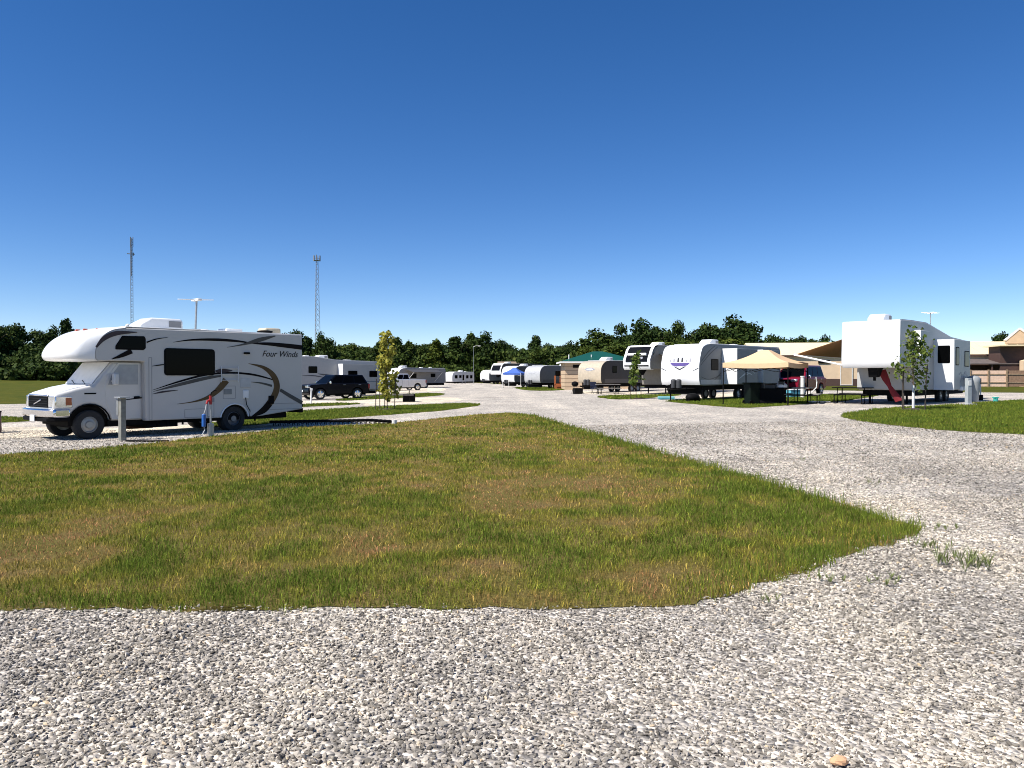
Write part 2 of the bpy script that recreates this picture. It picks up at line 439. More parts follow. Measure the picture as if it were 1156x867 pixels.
def patch(x, y):
    """0 dry and brown .. 1 green, in ragged patches"""
    p = .34 * vnoise(x, y * .8, 1.5) + .27 * vnoise(x + 17, y + 5, .6) + .22 * vnoise(x + 71, y, .26) + .17 * vnoise(x, y + 33, .11)
    return np.clip((p - .5) * 2.4 + .56, 0, 1)
def blades(name, label, x, y, h, w, lean, m, base=.012, pf=None):
    n = len(x); a = rs.uniform(0, 2 * PI, n); la = rs.uniform(0, 2 * PI, n)
    dx, dy = np.cos(a) * w / 2, np.sin(a) * w / 2
    ld = lean * h * rs.uniform(.2, 1.0, n); lx, ly = np.cos(la) * ld, np.sin(la) * ld
    z = ghv(x) + base
    V = np.zeros((n, 5, 3))
    V[:, 0] = np.stack([x - dx, y - dy, z], 1); V[:, 1] = np.stack([x + dx, y + dy, z], 1)
    mz = z + h * .6
    V[:, 2] = np.stack([x + dx * .8 + lx * .35, y + dy * .8 + ly * .35, mz], 1)
    V[:, 3] = np.stack([x - dx * .8 + lx * .35, y - dy * .8 + ly * .35, mz], 1)
    V[:, 4] = np.stack([x + lx, y + ly, z + h * (1 - .25 * lean)], 1)
    i = np.arange(n) * 5
    FF = np.stack([i, i + 1, i + 2, i + 3, i + 3, i + 2, i + 4], 1).ravel()
    cnt = np.tile([4, 3], n)
    o = np_mesh(name, V.reshape(-1, 3), FF, cnt, m, rnd={'rnd': np.repeat(rs.random(n), 5), 'patch': np.repeat(patch(x, y) if pf is None else pf, 5)})
    return tag(o, label, 'grass', kind='stuff')

def edge_dist(x, y, pts):
    d = np.full(len(x), 1e9)
    for a, b in zip(pts[:-1], pts[1:]):
        a = np.array(a[:2]); b = np.array(b[:2]); ab = b - a
        t = np.clip(((x - a[0]) * ab[0] + (y - a[1]) * ab[1]) / (ab @ ab), 0, 1)
        d = np.minimum(d, np.hypot(x - a[0] - t * ab[0], y - a[1] - t * ab[1]))
    return d
main = ISL['main']
right_edge = G([(806, 676), (850, 664), (900, 648), (1000, 613), (1036, 602), (1040, 596), (1010, 587), (965, 573.5), (914, 560), (863, 544), (811, 529), (760, 515), (694, 496), (642, 481), (605, 469.5)])

def fill(poly, y0, y1, dens, big=None):
    P = np.array([q[:2] for q in poly]); x0, x1 = P[:, 0].min() - .1, P[:, 0].max() + .1
    x0 = max(x0, -.72 * y1 - 1.5); x1 = min(x1, .72 * y1 + 1.5)
    n = int((x1 - x0) * (y1 - y0) * dens)
    if n <= 0: return np.zeros(0), np.zeros(0)
    x = rs.uniform(x0, x1, n); y = rs.uniform(y0, y1, n)
    k = (np.abs(x) < .70 * y + .6)
    x, y = x[k], y[k]
    k = inside(x, y, poly); return x[k], y[k]
X, Y, H, W_ = [], [], [], []
for y0, y1, dn, w in ((5.0, 7, 4200, .0034), (7, 10, 3000, .0043), (10, 14, 1700, .006), (14, 20, 750, .0098), (20, 35, 330, .015)):
    x, y = fill(RE['main'], y0, y1, dn)
    p = patch(x, y); q = vnoise(x + 31, y, .16)
    keep = rs.random(len(x)) < (.42 + .5 * p) * (.45 + .9 * q)
    x, y, p, q = x[keep], y[keep], p[keep], q[keep]
    x = x + rs.normal(0, .05, len(x)); y = y + rs.normal(0, .05, len(y))
    h = (.016 + .045 * p + .022 * q) * rs.uniform(.45, 1.4, len(x))
    X.append(x); Y.append(y); H.append(h); W_.append(np.full(len(x), w) * rs.uniform(.6, 1.4, len(x)))
X, Y, H, W_ = map(np.concatenate, (X, Y, H, W_))
blades('lawn_grass', 'short sunburnt olive grass covering the large centre island', X, Y, H, W_, .9, BLADE)
# taller, greener blades in clumps and along the road-side edge
X, Y, H, W_ = [], [], [], []
for y0, y1, dn, w in ((5.0, 9, 1700, .0046), (9, 14, 1000, .0066), (14, 20, 600, .011), (20, 34, 260, .017)):
    x, y = fill(RE['main'], y0, y1, dn)
    e = edge_dist(x, y, right_edge); band = np.clip(1 - e / (.25 + .045 * y), 0, 1)
    cl = np.clip((vnoise(x + 9, y, .30) - .62) * 4.5, 0, 1) * np.clip((patch(x, y) - .30) * 2.2, .12, 1)
    fe = edge_dist(x, y, [(-17, 5.2)] + G([(60, 690.5), (690, 690), (800, 682)]))
    cl = np.maximum(cl, np.clip(1 - fe / .22, 0, 1) * np.clip((vnoise(x, y, .22) - .6) * 5, 0, 1))
    keep = rs.random(len(x)) < np.maximum(band * .85 * np.clip(vnoise(x, y, .35) * 1.6, .2, 1), cl * .55)
    x, y, band = x[keep], y[keep], band[keep]
    x = x + rs.normal(0, .07, len(x)); y = y + rs.normal(0, .07, len(y))
    h = (.070 + .080 * band * np.clip(1.25 - .02 * y, .7, 1)) * rs.uniform(.45, 1.35, len(x))
    X.append(x); Y.append(y); H.append(h); W_.append(np.full(len(x), w) * rs.uniform(.6, 1.4, len(x)))
X, Y, H, W_ = map(np.concatenate, (X, Y, H, W_))
blades('long_grass', 'longer green grass tufts standing along the road edge of the centre island', X, Y, H, W_, .8, LUSH)
# the other islands
X, Y, H, W_ = [], [], [], []
for k, dn, w in (('right_near', 230, .020), ('behind', 200, .022), ('thin', 70, .04), ('canopy', 200, .026), ('left_end', 120, .022), ('far_left', 70, .05), ('fifth_front', 80, .05), ('far_right', 30, .09)):
    ys = [q[1] for q in RE[k]]
    x, y = fill(RE[k], min(ys), max(ys), dn)
    X.append(x); Y.append(y); H.append(.075 * rs.uniform(.5, 1.3, len(x)) * (.7 + .6 * vnoise(x, y, .8))); W_.append(np.full(len(x), w) * rs.uniform(.6, 1.4, len(x)))
X, Y, H, W_ = map(np.concatenate, (X, Y, H, W_))
blades('island_grass', 'mown green grass on the smaller islands between the parking pads', X, Y, H, W_, .8, LUSH)

# weeds in the gravel
WEED = mat('weed_leaf', (.15, .185, .05), .8, var=.3, scale=30)
def weed(px, py, r, h, n, label, seed):
    rg = random.Random(seed); b = MB(); c = at(px, py); V = b.bm.verts.new
    root = V((0, 0, 0)); crowns = [root]
    for _ in range(max(3, n // 14)):
        a = rg.uniform(0, 2 * PI); d = r * math.sqrt(rg.random()); p = V((math.cos(a) * d, math.sin(a) * d, .008))
        q = V((math.cos(a) * d + .012, math.sin(a) * d + .006, .004)); b.bm.faces.new((root, q, p)); crowns.append(p)
    for _ in range(n):
        p = rg.choice(crowns); hh = h * rg.uniform(.35, 1); l = rg.uniform(0, 2 * PI); w = rg.uniform(.0018, .0042); sp = hh * rg.uniform(.3, .9)
        e = p.co + Vector((math.cos(l) * sp, math.sin(l) * sp, hh)); m_ = p.co.lerp(e, .5) + Vector((0, 0, hh * .12)); o_ = Vector((-math.sin(l), math.cos(l), 0)) * w
        A, B, E_ = V(m_ - o_), V(m_ + o_), V(e); b.bm.faces.new((p, A, B)); b.bm.faces.new((A, E_, B))
    o = b.build('weed', WEED, smooth=0); o.location = (c[0], c[1], c[2] + .012)
    tag(o, label, 'weed', 'weeds sprouting from the gravel road')
weed(1092, 642, .24, .15, 230, 'largest sprawling green weed on the gravel right of the grass point', 1)
weed(1050, 620, .17, .09, 120, 'small green weed on gravel just beyond the tip of the grass island', 2)
weed(938, 660, .11, .08, 60, 'small weed in the gravel below the right grass edge', 3)
weed(868, 683, .11, .06, 40, 'flat sparse weed beside the lower corner of the grass island', 4)
weed(990, 657, .18, .06, 70, 'low thin weed spread in the gravel left of the biggest weed', 5)
weed(985, 548, .10, .11, 24, 'wispy weed alone on the road beyond the long grass', 6)
weed(1068, 600, .19, .07, 70, 'thin low weed on the gravel behind the biggest weed', 7)
weed(905, 521, .12, .07, 24, 'tiny weed farthest up the road beside the long grass edge', 8)
b = MB(); b.sphere((0, 0, .012), (.055, .035, .022), 10, 6)
for v in b.bm.verts: v.co += Vector((random.uniform(-.006, .006), random.uniform(-.006, .006), random.uniform(-.004, .004)))
o = b.build('stone_chip', mat('orange_sandstone', (.62, .36, .2), .9, var=.2, scale=30), smooth=0); c = at(947, 867); o.location = (c[0], c[1], c[2] + .02); o.scale = (.7, .7, .8)
tag(o, 'single orange stone lying on the grey gravel at the bottom edge', 'stone')

# ------------------------------------------------------------------ shared vehicle pieces
def rrect(x0, x1, z0, z1, r=.06, n=3):
    o = []
    for cx, cz, a0 in ((x1 - r, z1 - r, 0), (x0 + r, z1 - r, 90), (x0 + r, z0 + r, 180), (x1 - r, z0 + r, 270)):
        for k in range(n + 1):
            a = math.radians(a0 + 90 * k / n); o.append((cx + r * math.cos(a), cz + r * math.sin(a)))
    return o

def window(t, y, x0, x1, z0, z1, r=.06, axis='Y', sgn=1, pane=None, frame=None):
    """a framed pane on a wall at coordinate y of the given axis"""
    pane = pane or GLASS(); frame = frame or BLACK()
    x0, x1 = min(x0, x1), max(x0, x1)
    f = MB().prism(rrect(x0, x1, z0, z1, r), y - .02 * sgn, y + .018 * sgn, axis).build('window', frame, t, smooth=0)
    MB().prism(rrect(x0 + .035, x1 - .035, z0 + .035, z1 - .035, max(.01, r - .03)), y, y + .022 * sgn, axis).build('pane', pane, f, smooth=0)
    return f

def panel(t, name, pts, y, m, th=.006, sgn=1, axis='Y', label=None):
    o = MB().prism(pts, y - .004 * sgn, y + th * sgn, axis).build(name, m, t, smooth=0)
    if label: o['label'] = label
    return o

def band(pts):
    """pts (X,Z,width) -> polygon of a swoosh"""
    A, B = [], []
    n = len(pts)
    for i, (x, z, w) in enumerate(pts):
        a = Vector(pts[max(0, i - 1)][:2]); b = Vector(pts[min(n - 1, i + 1)][:2]); d = (b - a).normalized()
        A.append((x - d.y * w / 2, z + d.x * w / 2)); B.append((x + d.y * w / 2, z - d.x * w / 2))
    return A + B[::-1]

def spline(pts, k=5):
    o = []
    P = [pts[0]] + list(pts) + [pts[-1]]
    for i in range(1, len(P) - 2):
        for j in range(k):
            t = j / k
            o.append(tuple(.5 * (2 * b + (c - a) * t + (2 * a - 5 * b + 4 * c - d) * t * t + (3 * b - a - 3 * c + d) * t ** 3) for a, b, c, d in zip(P[i - 1], P[i], P[i + 1], P[i + 2])))
    o.append(pts[-1]); return o

def wheel(t, x, y, r, w=.22, rim=None, rr=.58, spokes=0):
    s = 1 if y > 0 else -1
    ty = MB().lathe([(r * rr, -w / 2), (r * .93, -w / 2), (r, -w / 2 + .04), (r, w / 2 - .04), (r * .93, w / 2), (r * rr, w / 2)], (x, y, r), 'Y', 28, cap=False).build('wheel', TYRE(), t)
    ri = MB().lathe([(r * rr, -w / 2 + .01), (r * rr, w * .42), (r * rr * .9, w * .44), (r * rr * .8, w * .28), (r * .26, w * .33), (r * .22, w * .46), (.001, w * .46)] if s > 0 else
                    [(.001, -w * .46), (r * .22, -w * .46), (r * .26, -w * .33), (r * rr * .8, -w * .28), (r * rr * .9, -w * .44), (r * rr, -w * .42), (r * rr, w / 2 - .01)], (x, y, r), 'Y', 24)
    if spokes:
        for k in range(spokes):
            a = k * 2 * PI / spokes + .3
            ri.box((x + math.cos(a) * r * rr * .5, y + s * w * .44, r + math.sin(a) * r * rr * .5), (r * rr, .03, r * .17), ry=-a)
    ri.build('rim', rim or RIM(), ty)
    return ty

def arch(cx, cz, r, z, n=10):
    """points along a wheel arch from front to rear (X decreasing) starting/ending at height z"""
    a0 = math.asin((z - cz) / r)
    return [(cx + r * math.cos(a0 + (PI - 2 * a0) * k / n), cz + r * math.sin(a0 + (PI - 2 * a0) * k / n)) for k in range(n + 1)]

def text_mesh(t, name, s, size, m, origin, xdir, zdir, shear=0, th=.004, label=None):
    c = bpy.data.curves.new(name, 'FONT'); c.body = s; c.size = size; c.shear = shear; c.extrude = th; c.align_x = 'CENTER'; c.align_y = 'CENTER'
    tmp = bpy.data.objects.new(name + '_tmp', c); COL.objects.link(tmp)
    bpy.context.view_layer.update()
    me = bpy.data.meshes.new_from_object(tmp.evaluated_get(bpy.context.evaluated_depsgraph_get()))
    bpy.data.objects.remove(tmp); bpy.data.curves.remove(c)
    X = Vector(xdir).normalized(); Z = Vector(zdir).normalized(); N_ = X.cross(Z)
    M = Matrix((X, Z, N_)).transposed().to_4x4(); M.translation = Vector(origin)
    me.transform(M); me.materials.clear(); me.materials.append(m); me.name = name
    o = bpy.data.objects.new(name, me); COL.objects.link(o); o.parent = t
    if label: o['label'] = label
    return o

def ac_unit(t, x, z, m=None, l=1.0, w=.7, h=.30):
    o = MB().prism([(x + l * .55, z), (x + l * .5, z + h * .45), (x + l * .25, z + h), (x - l * .45, z + h), (x - l * .5, z + h * .8), (x - l * .5, z)], -w / 2, w / 2).build('air_conditioner', m or WHITE(), t, bevel=.05, smooth=50)
    MB().box((x - l * .3, w / 2 + .004, z + h * .5), (l * .3, .012, h * .55)).build('grille', mat('grey_vent_grille', (.25, .25, .25), .6), o, smooth=0)
    return o

def roof_vent(t, x, y, z, s=.4, m=None):
    return MB().box((x, y, z + .05), (s, s, .1)).build('roof_vent', m or WHITE(), t, bevel=.03)

# ------------------------------------------------------------------ class C motorhome
def motorhome():
    l = (.769, -.639)
    ox, oy = -11.932, 21.145
    t = thing('motorhome', 'white class C motorhome with brown and black swooshes parked at left', 'motorhome', (ox, oy, -.097), (-.64, -.77))
    W = 1.17; rx = -4.03; fx = .07
    E_ = [(-.10, 2.09), (-.03, 2.11), (.0, 2.19), (.0, 2.34), (-.05, 2.5), (-.13, 2.67), (-.27, 2.82), (-.48, 2.94), (-.8, 3.0)]
    body = [(-6.46, .60), (-6.46, 3.03)] + E_[::-1] + [(-1.30, 2.09), (-1.33, .44)] + [(-3.4, .43)] + arch(rx, .36, .47, .43) + [(-4.9, .43), (-5.0, .44)]
    MB().prism(body, -W, W).build('body', mat('shade_toned_fibreglass', (.52, .505, .48), .35, var=.05, scale=1.2), t, bevel=.025)  # white side painted darker to carry its shade; the cap stays white
    C_ = [(.15, 2.088), (.55, 2.10), (.66, 2.18), (.67, 2.30), (.56, 2.51), (.34, 2.72), (.03, 2.89), (-.35, 3.0), (-.8, 3.045)]
    C2 = spline(C_, 3); E2 = spline(E_, 3); n = len(C2) - 1
    b = MB()
    def f(u, v):
        y = (u * 2 - 1); w = max(0, 1 - abs(y) ** 4.2) ** .55; i = round(v * n)
        e = E2[i]; c = C2[i]
        return (e[0] + (c[0] - e[0]) * w, y * (W + .004), e[1] + (c[1] - e[1]) * w)
    V = b.grid(f, 28, n)
    b.bm.faces.new([r[0] for r in V])
    b.build('cab_over_cap', WHITE(), t, smooth=50)
    rf = MB().box((-3.65, 0, 3.035), (5.66, 2.26, .03)).build('roof', ROOFW(), t, bevel=.01)
    for yy in (-.7, -.25, .25, .7):
        MB().box((-.1 - .35 * abs(yy) ** 2, yy, 2.955 + .0), (.12, .05, .05)).build('marker_light', mat('red_marker_lens', (.5, .09, .04), .3), t, bevel=.015)
    ac_unit(t, -2.2, 3.05, l=1.25, w=.75, h=.33)
    roof_vent(t, -4.3, .45, 3.05, .55); roof_vent(t, -3.75, -.3, 3.05, .35)
    MB().cyl((-5.6, .35, 3.05), (-5.6, .35, 3.13), .22, .2, 20).sphere((-5.6, .35, 3.13), (.26, .26, .05)).build('satellite_dome', BLACK(), t)
    MB().box((-6.05, -.1, 3.16), (.6, .5, .24)).build('roof_pod', mat('aged_cream_plastic', (.55, .47, .33), .5), t, bevel=.06)
    an = MB().cyl((-3.3, .2, 3.05), (-3.34, .2, 3.97), .03, n=10).box((-3.3, .2, 3.08), (.25, .16, .08)).build('antenna', GREYM(), t)
    MB().box((-3.34, .2, 4.01), (.12, .42, .07)).prism([(-3.30, 4.0), (-3.30, 4.03), (-3.9, 4.06), (-3.9, 4.04)], .17, .23).prism([(-3.38, 4.0), (-3.38, 4.03), (-2.75, 4.0), (-2.75, 3.98)], .17, .23).build('antenna_wing', WHITE(), an, bevel=.01)
    # underside
    MB().box((-3.2, 0, .40), (5.6, 1.9, .14)).box((-1.9, .2, .33), (.9, 1.5, .2)).box((-5.6, 0, .47), (1.5, .8, .16)).box((-3.9, 0, .6), (1.6, 2.2, .5)).box((-6.5, 0, .55), (.14, 2.1, .14)).build('chassis', CHASSIS(), t)
    for x in (-1.75, -2.05, -2.5, -4.85):
        MB().cyl((x, .95, .42), (x, .95, .27), .03, n=8).build('drain_pipe', BLACK(), t)
    MB().box((-1.75, -.3, .22), (.7, .5, .14)).build('entry_step', mat('rusty_step', (.22, .09, .05), .9, var=.4), t)
    # cab
    cab = [(-1.36, .46), (-1.36, 2.085), (-.52, 2.085), (-.02, 1.44), (.40, 1.35), (.84, 1.22), (.93, 1.18), (.95, .80), (.93, .56), (fx + .52, .52)] + arch(fx, .40, .53, .52)[1:-1] + [(fx - .53, .47)]
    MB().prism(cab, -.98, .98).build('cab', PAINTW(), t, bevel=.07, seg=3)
    MB().box((fx, 0, .62), (1.0, 1.75, .5)).box((-.4, 0, .4), (1.5, 1.5, .2)).build('wheel_well', CHASSIS(), t)
    ws = MB().strip([(-.035, 1.475), (-.26, 1.765), (-.49, 2.06)], .012, -.88, .88).build('windshield', mat('covered_glass', (.82, .82, .81), .5, var=.05), t)
    MB().strip([(-.028, 1.455), (.0, 1.43)], .03, -.8, .8).tube([(-.02, .5, 1.46), (-.09, .1, 1.57)], .012, 6).tube([(-.02, -.2, 1.46), (-.09, -.6, 1.57)], .012, 6).build('wiper', BLACK(), t)
    # hood seam and door
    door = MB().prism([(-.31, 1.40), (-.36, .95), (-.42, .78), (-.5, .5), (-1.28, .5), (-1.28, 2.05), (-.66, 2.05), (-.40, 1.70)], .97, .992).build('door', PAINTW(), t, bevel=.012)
    dw = MB().prism([(-.40, 1.45), (-.48, 1.68), (-.70, 2.0), (-1.2, 2.0), (-1.2, 1.45)], .985, .998).build('window', mat('curtained_glass', (.33, .345, .36), .2), door, smooth=0)
    MB().box((-1.16, 1.005, 1.1), (.16, .03, .05)).build('handle', BLACK(), door, bevel=.01)
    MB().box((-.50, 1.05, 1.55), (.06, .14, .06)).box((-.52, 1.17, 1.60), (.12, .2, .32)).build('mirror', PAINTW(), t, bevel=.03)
    panel(t, 'badge', [(.20, 1.20), (.20, 1.24), (-.1, 1.24), (-.1, 1.20)], .982, BLACK())
    MB().prism([(.93, 1.17), (.84, 1.245), (.40, 1.385), (-.05, 1.475), (-.1, 1.42), (.8, 1.1)], -.80, .80).build('hood', WHITE(), t, bevel=.04, seg=3)
    # face
    g = MB().prism(rrect(-.68, .68, .86, 1.15, .05), .93, .972, 'X').build('grille', mat('black_grille', (.005, .005, .0055), .6, spec=.04), t, smooth=0)
    fr = MB()
    for z in (.90, .965, 1.03, 1.095): fr.box((.972, 0, z), (.016, 1.28, .012))
    fr.build('grille_bar', mat('dark_chrome', (.014, .014, .015), .5, spec=.1), g, smooth=0)
    MB().box((.985, 0, 1.0), (.02, .5, .035), rx=.25).build('emblem', CHROME(), g, bevel=.008)
    MB().box((.955, 0, 1.175), (.05, 1.36, .045)).build('hood_edge', mat('sky_tinted_chrome', (.6, .65, .75), .15, metal=.9), t, bevel=.02)  # reflected sky painted in as a blue base colour
    for s in (1, -1):
        h = MB().prism([(.968, s * .69), (.968, s * .86), (.90, s * .992), (.50, s * 1.008), (.50, s * .9), (.85, s * .69)], .86, 1.16, 'Z').build('headlight', mat('headlight_lens', (.75, .77, .78), .10, metal=.8), t, bevel=.02)
        MB().prism([(.66, s * 1.012), (.52, s * 1.015), (.52, s * .95), (.66, s * .93)], .92, 1.12, 'Z').build('indicator', mat('amber_red_lens', (.35, .09, .03), .2), h)
    bp = MB().prism([(.93, -1.0), (1.06, -.86), (1.11, -.4), (1.11, .4), (1.06, .86), (.93, 1.01), (.55, 1.03), (.55, .9), (.85, .8), (.85, -.8), (.55, -.9), (.55, -1.03)], .62, .83, 'Z').build('bumper', CHROME(), t, bevel=.035)
    MB().prism([(.9, -.98), (1.06, -.84), (1.09, 0), (1.06, .84), (.9, .99), (.56, 1.0), (.56, -1.0)], .50, .615, 'Z').build('air_dam', BLACK(), t, bevel=.03)
    MB().box((1.125, 0.05, .585), (.02, .3, .16)).build('licence_plate', mat('white_plate', (.75, .76, .78), .4), t)
    for x, y in ((fx, .87), (fx, -.87)): wheel(t, x, y, .39, .24, mat('steel_wheel_cover', (.34, .34, .33), .4, metal=.5), .56)
    for y in (.93, -.93): wheel(t, rx, y, .385, .40, mat('dark_steel_rim', (.22, .22, .23), .45, metal=.6), .56)
    # windows and hatches on the visible side
    window(t, W, -1.85, -3.38, 1.70, 2.48, .09)
    fw = MB().prism([(-.52, 2.40), (-.52, 2.5), (-.70, 2.78), (-1.30, 2.79), (-1.34, 2.72), (-1.34, 2.46), (-1.28, 2.40)], W - .02, W + .016).build('window', BLACK(), t, bevel=.02)
    MB().prism([(-.58, 2.44), (-.58, 2.5), (-.73, 2.745), (-1.28, 2.755), (-1.30, 2.7), (-1.30, 2.47), (-1.26, 2.44)], W, W + .02).build('pane', GLASS(), fw, smooth=0)
    SEAM = mat('grey_seam', (.28, .28, .28), .5); VENT = mat('louvred_grey_vent', (.50, .51, .51), .5)
    def hatch(x0, x1, z0, z1, name='hatch', m=None):
        o = MB()
        for a, c in (((x0 + x1) / 2, z0), ((x0 + x1) / 2, z1)): o.box((a, W + .002, c), (abs(x1 - x0), .008, .014))
        for a in (x0, x1): o.box((a, W + .002, (z0 + z1) / 2), (.014, .008, abs(z1 - z0)))
        return o.build(name, m or SEAM, t, smooth=0)
    hatch(-2.45, -3.07, .48, .72); hatch(-3.15, -3.35, .48, 1.05); hatch(-3.65, -4.05, 1.0, 1.38); hatch(-5.05, -6.44, .62, .80)
    hatch(-1.42, -1.50, .46, 2.2)
    MB().box((-4.39, W + .006, 1.465), (.36, .02, .27)).build('wall_vent', VENT, t, bevel=.01)
    MB().box((-3.80, W + .006, 1.21), (.26, .02, .16)).build('wall_vent', mat('dark_grey_vent', (.22, .23, .23), .5), t, bevel=.01)
    MB().box((-4.40, W + .01, 1.12), (.19, .03, .26)).build('power_inlet', WHITE(), t, bevel=.03)
    MB().box((-3.32, W + .006, .97), (.08, .02, .11)).build('fuel_door', mat('grey_seam', (.3, .3, .3), .5), t)
    MB().box((-5.29, W + .012, .93), (.2, .03, .26)).build('tail_light', BLACK(), t, bevel=.02)
    MB().box((-6.47, W - .1, .72), (.06, .2, .1)).build('tail_light', BLACK(), t, bevel=.02)
    MB().box((-4.43, W + .03, 2.39), (.2, .07, .06)).build('porch_lamp', BLACK(), t, bevel=.02)
    MB().tube([(-4.38, W + .03, 1.02), (-4.40, W + .05, .8), (-4.52, W + .05, .6), (-4.5, W + .03, .4)], .013, 6).build('power_cable', BLACK(), t)
    lad = MB()
    for z in (1.56, 1.74, 1.92): lad.tube([(-3.55, W + .05, z), (-4.15, W + .05, z)], .012, 6)
    for x in (-3.57, -4.13): lad.tube([(x, W + .05, 1.5), (x, W + .05, 1.98)], .012, 6).tube([(x, W, 1.74), (x, W + .05, 1.74)], .01, 6)
    lad.build('folding_rack', mat('pale_rack', (.6, .61, .62), .5), t)
    # swooshes
    DK = mat('black_stripe_vinyl', (.008, .006, .006), .5, spec=.08, var=.1); BR_ = mat('bronze_stripe_vinyl', (.12, .08, .04), .5, spec=.08, var=.15); GR_ = mat('grey_stripe_vinyl', (.10, .098, .09), .5, spec=.08, var=.1)
    PL = mat('dark_mauve_stripe_vinyl', (.07, .058, .062), .5, spec=.08, var=.1)
    k = 0
    for pts, m in (
        ([(-1.52, 1.29, .01), (-2.3, 1.53, .05), (-3.1, 1.72, .06), (-3.9, 1.78, .055), (-4.7, 1.72, .06), (-5.5, 1.53, .03)], DK),
        ([(-1.54, 1.25, .01), (-2.3, 1.44, .09), (-3.1, 1.62, .10), (-3.6, 1.69, .05)], GR_),
        ([(-1.52, 1.18, .01), (-1.8, 1.235, .05), (-2.25, 1.28, .015)], PL),
        ([(-2.12, 2.65, .01), (-2.7, 2.74, .05), (-3.5, 2.77, .08), (-4.2, 2.745, .06), (-4.62, 2.70, .02)], DK),
        ([(-4.62, 2.70, .03), (-5.2, 2.70, .10), (-5.9, 2.66, .14), (-6.455, 2.62, .15)], DK),
        ([(-3.78, 2.55, .01), (-4.3, 2.65, .05), (-4.9, 2.82, .13), (-5.45, 2.96, .03)], GR_),
        ([(-4.50, 2.07, .01), (-5.0, 1.96, .10), (-5.35, 1.72, .18), (-5.5, 1.40, .21), (-5.42, 1.08, .22), (-5.18, .76, .22)], BR_),
        ([(-5.24, .82, .22), (-5.0, .60, .20), (-4.62, .43, .04)], DK),
        ([(-4.58, 1.50, .01), (-4.95, 1.46, .05), (-5.32, 1.37, .07)], GR_),
        ([(-5.62, 1.24, .10), (-6.0, 1.03, .12), (-6.455, .80, .12)], GR_),
        ([(-2.23, .88, .01), (-2.75, .94, .04), (-3.2, 1.07, .11), (-3.52, 1.30, .18), (-3.75, 1.56, .22)], BR_),
        ([(-1.36, 2.62, .04), (-1.62, 2.72, .03), (-1.95, 2.78, .01)], DK),
        ([(-.42, 2.14, .015), (-.68, 2.24, .10), (-.95, 2.37, .14)], DK),
        ([(-.03, 2.45, .05), (-.22, 2.68, .11), (-.55, 2.84, .12), (-1.1, 2.89, .02)], PL),
        ([(-1.5, 1.96, .01), (-1.70, 1.99, .03), (-1.84, 2.01, .03)], DK),
        ([(-3.40, 1.83, .04), (-3.62, 1.84, .13), (-3.95, 1.85, .02)], PL),
        ([(-1.30, 1.08, .04), (-1.02, 1.05, .03), (-.7, 1.02, .01)], DK),
    ):
        p = band(spline(pts, 5)); k += 1
        panel(t, 'stripe', p, W + .0005 * k if pts[0][0] < -1.31 or pts[0][1] > 2.1 else .993, m, .005)
    text_mesh(t, 'lettering', 'Four Winds', .27, DK, (-5.62, W + .004, 2.38), (-1, 0, .0), (0, 0, 1), .35)
    wheel_arch = MB().tube([(x, W + .004, z) for x, z in arch(rx, .36, .475, .44)], .02, 6).build('arch_trim', WHITE(), t)
    MB().tube([(x, .985, z) for x, z in arch(fx, .40, .535, .50)], .02, 6).build('arch_trim', BLACK(), t)
    return t
motorhome()

# ------------------------------------------------------------------ trailers
def front_profile(H, zb, nose=.0):
    return [(-.04, zb), (.06, zb + .25), (.08 + nose, zb + .7), (.03, zb + 1.25), (-.22, H - .32), (-.62, H - .10), (-1.15, H)]

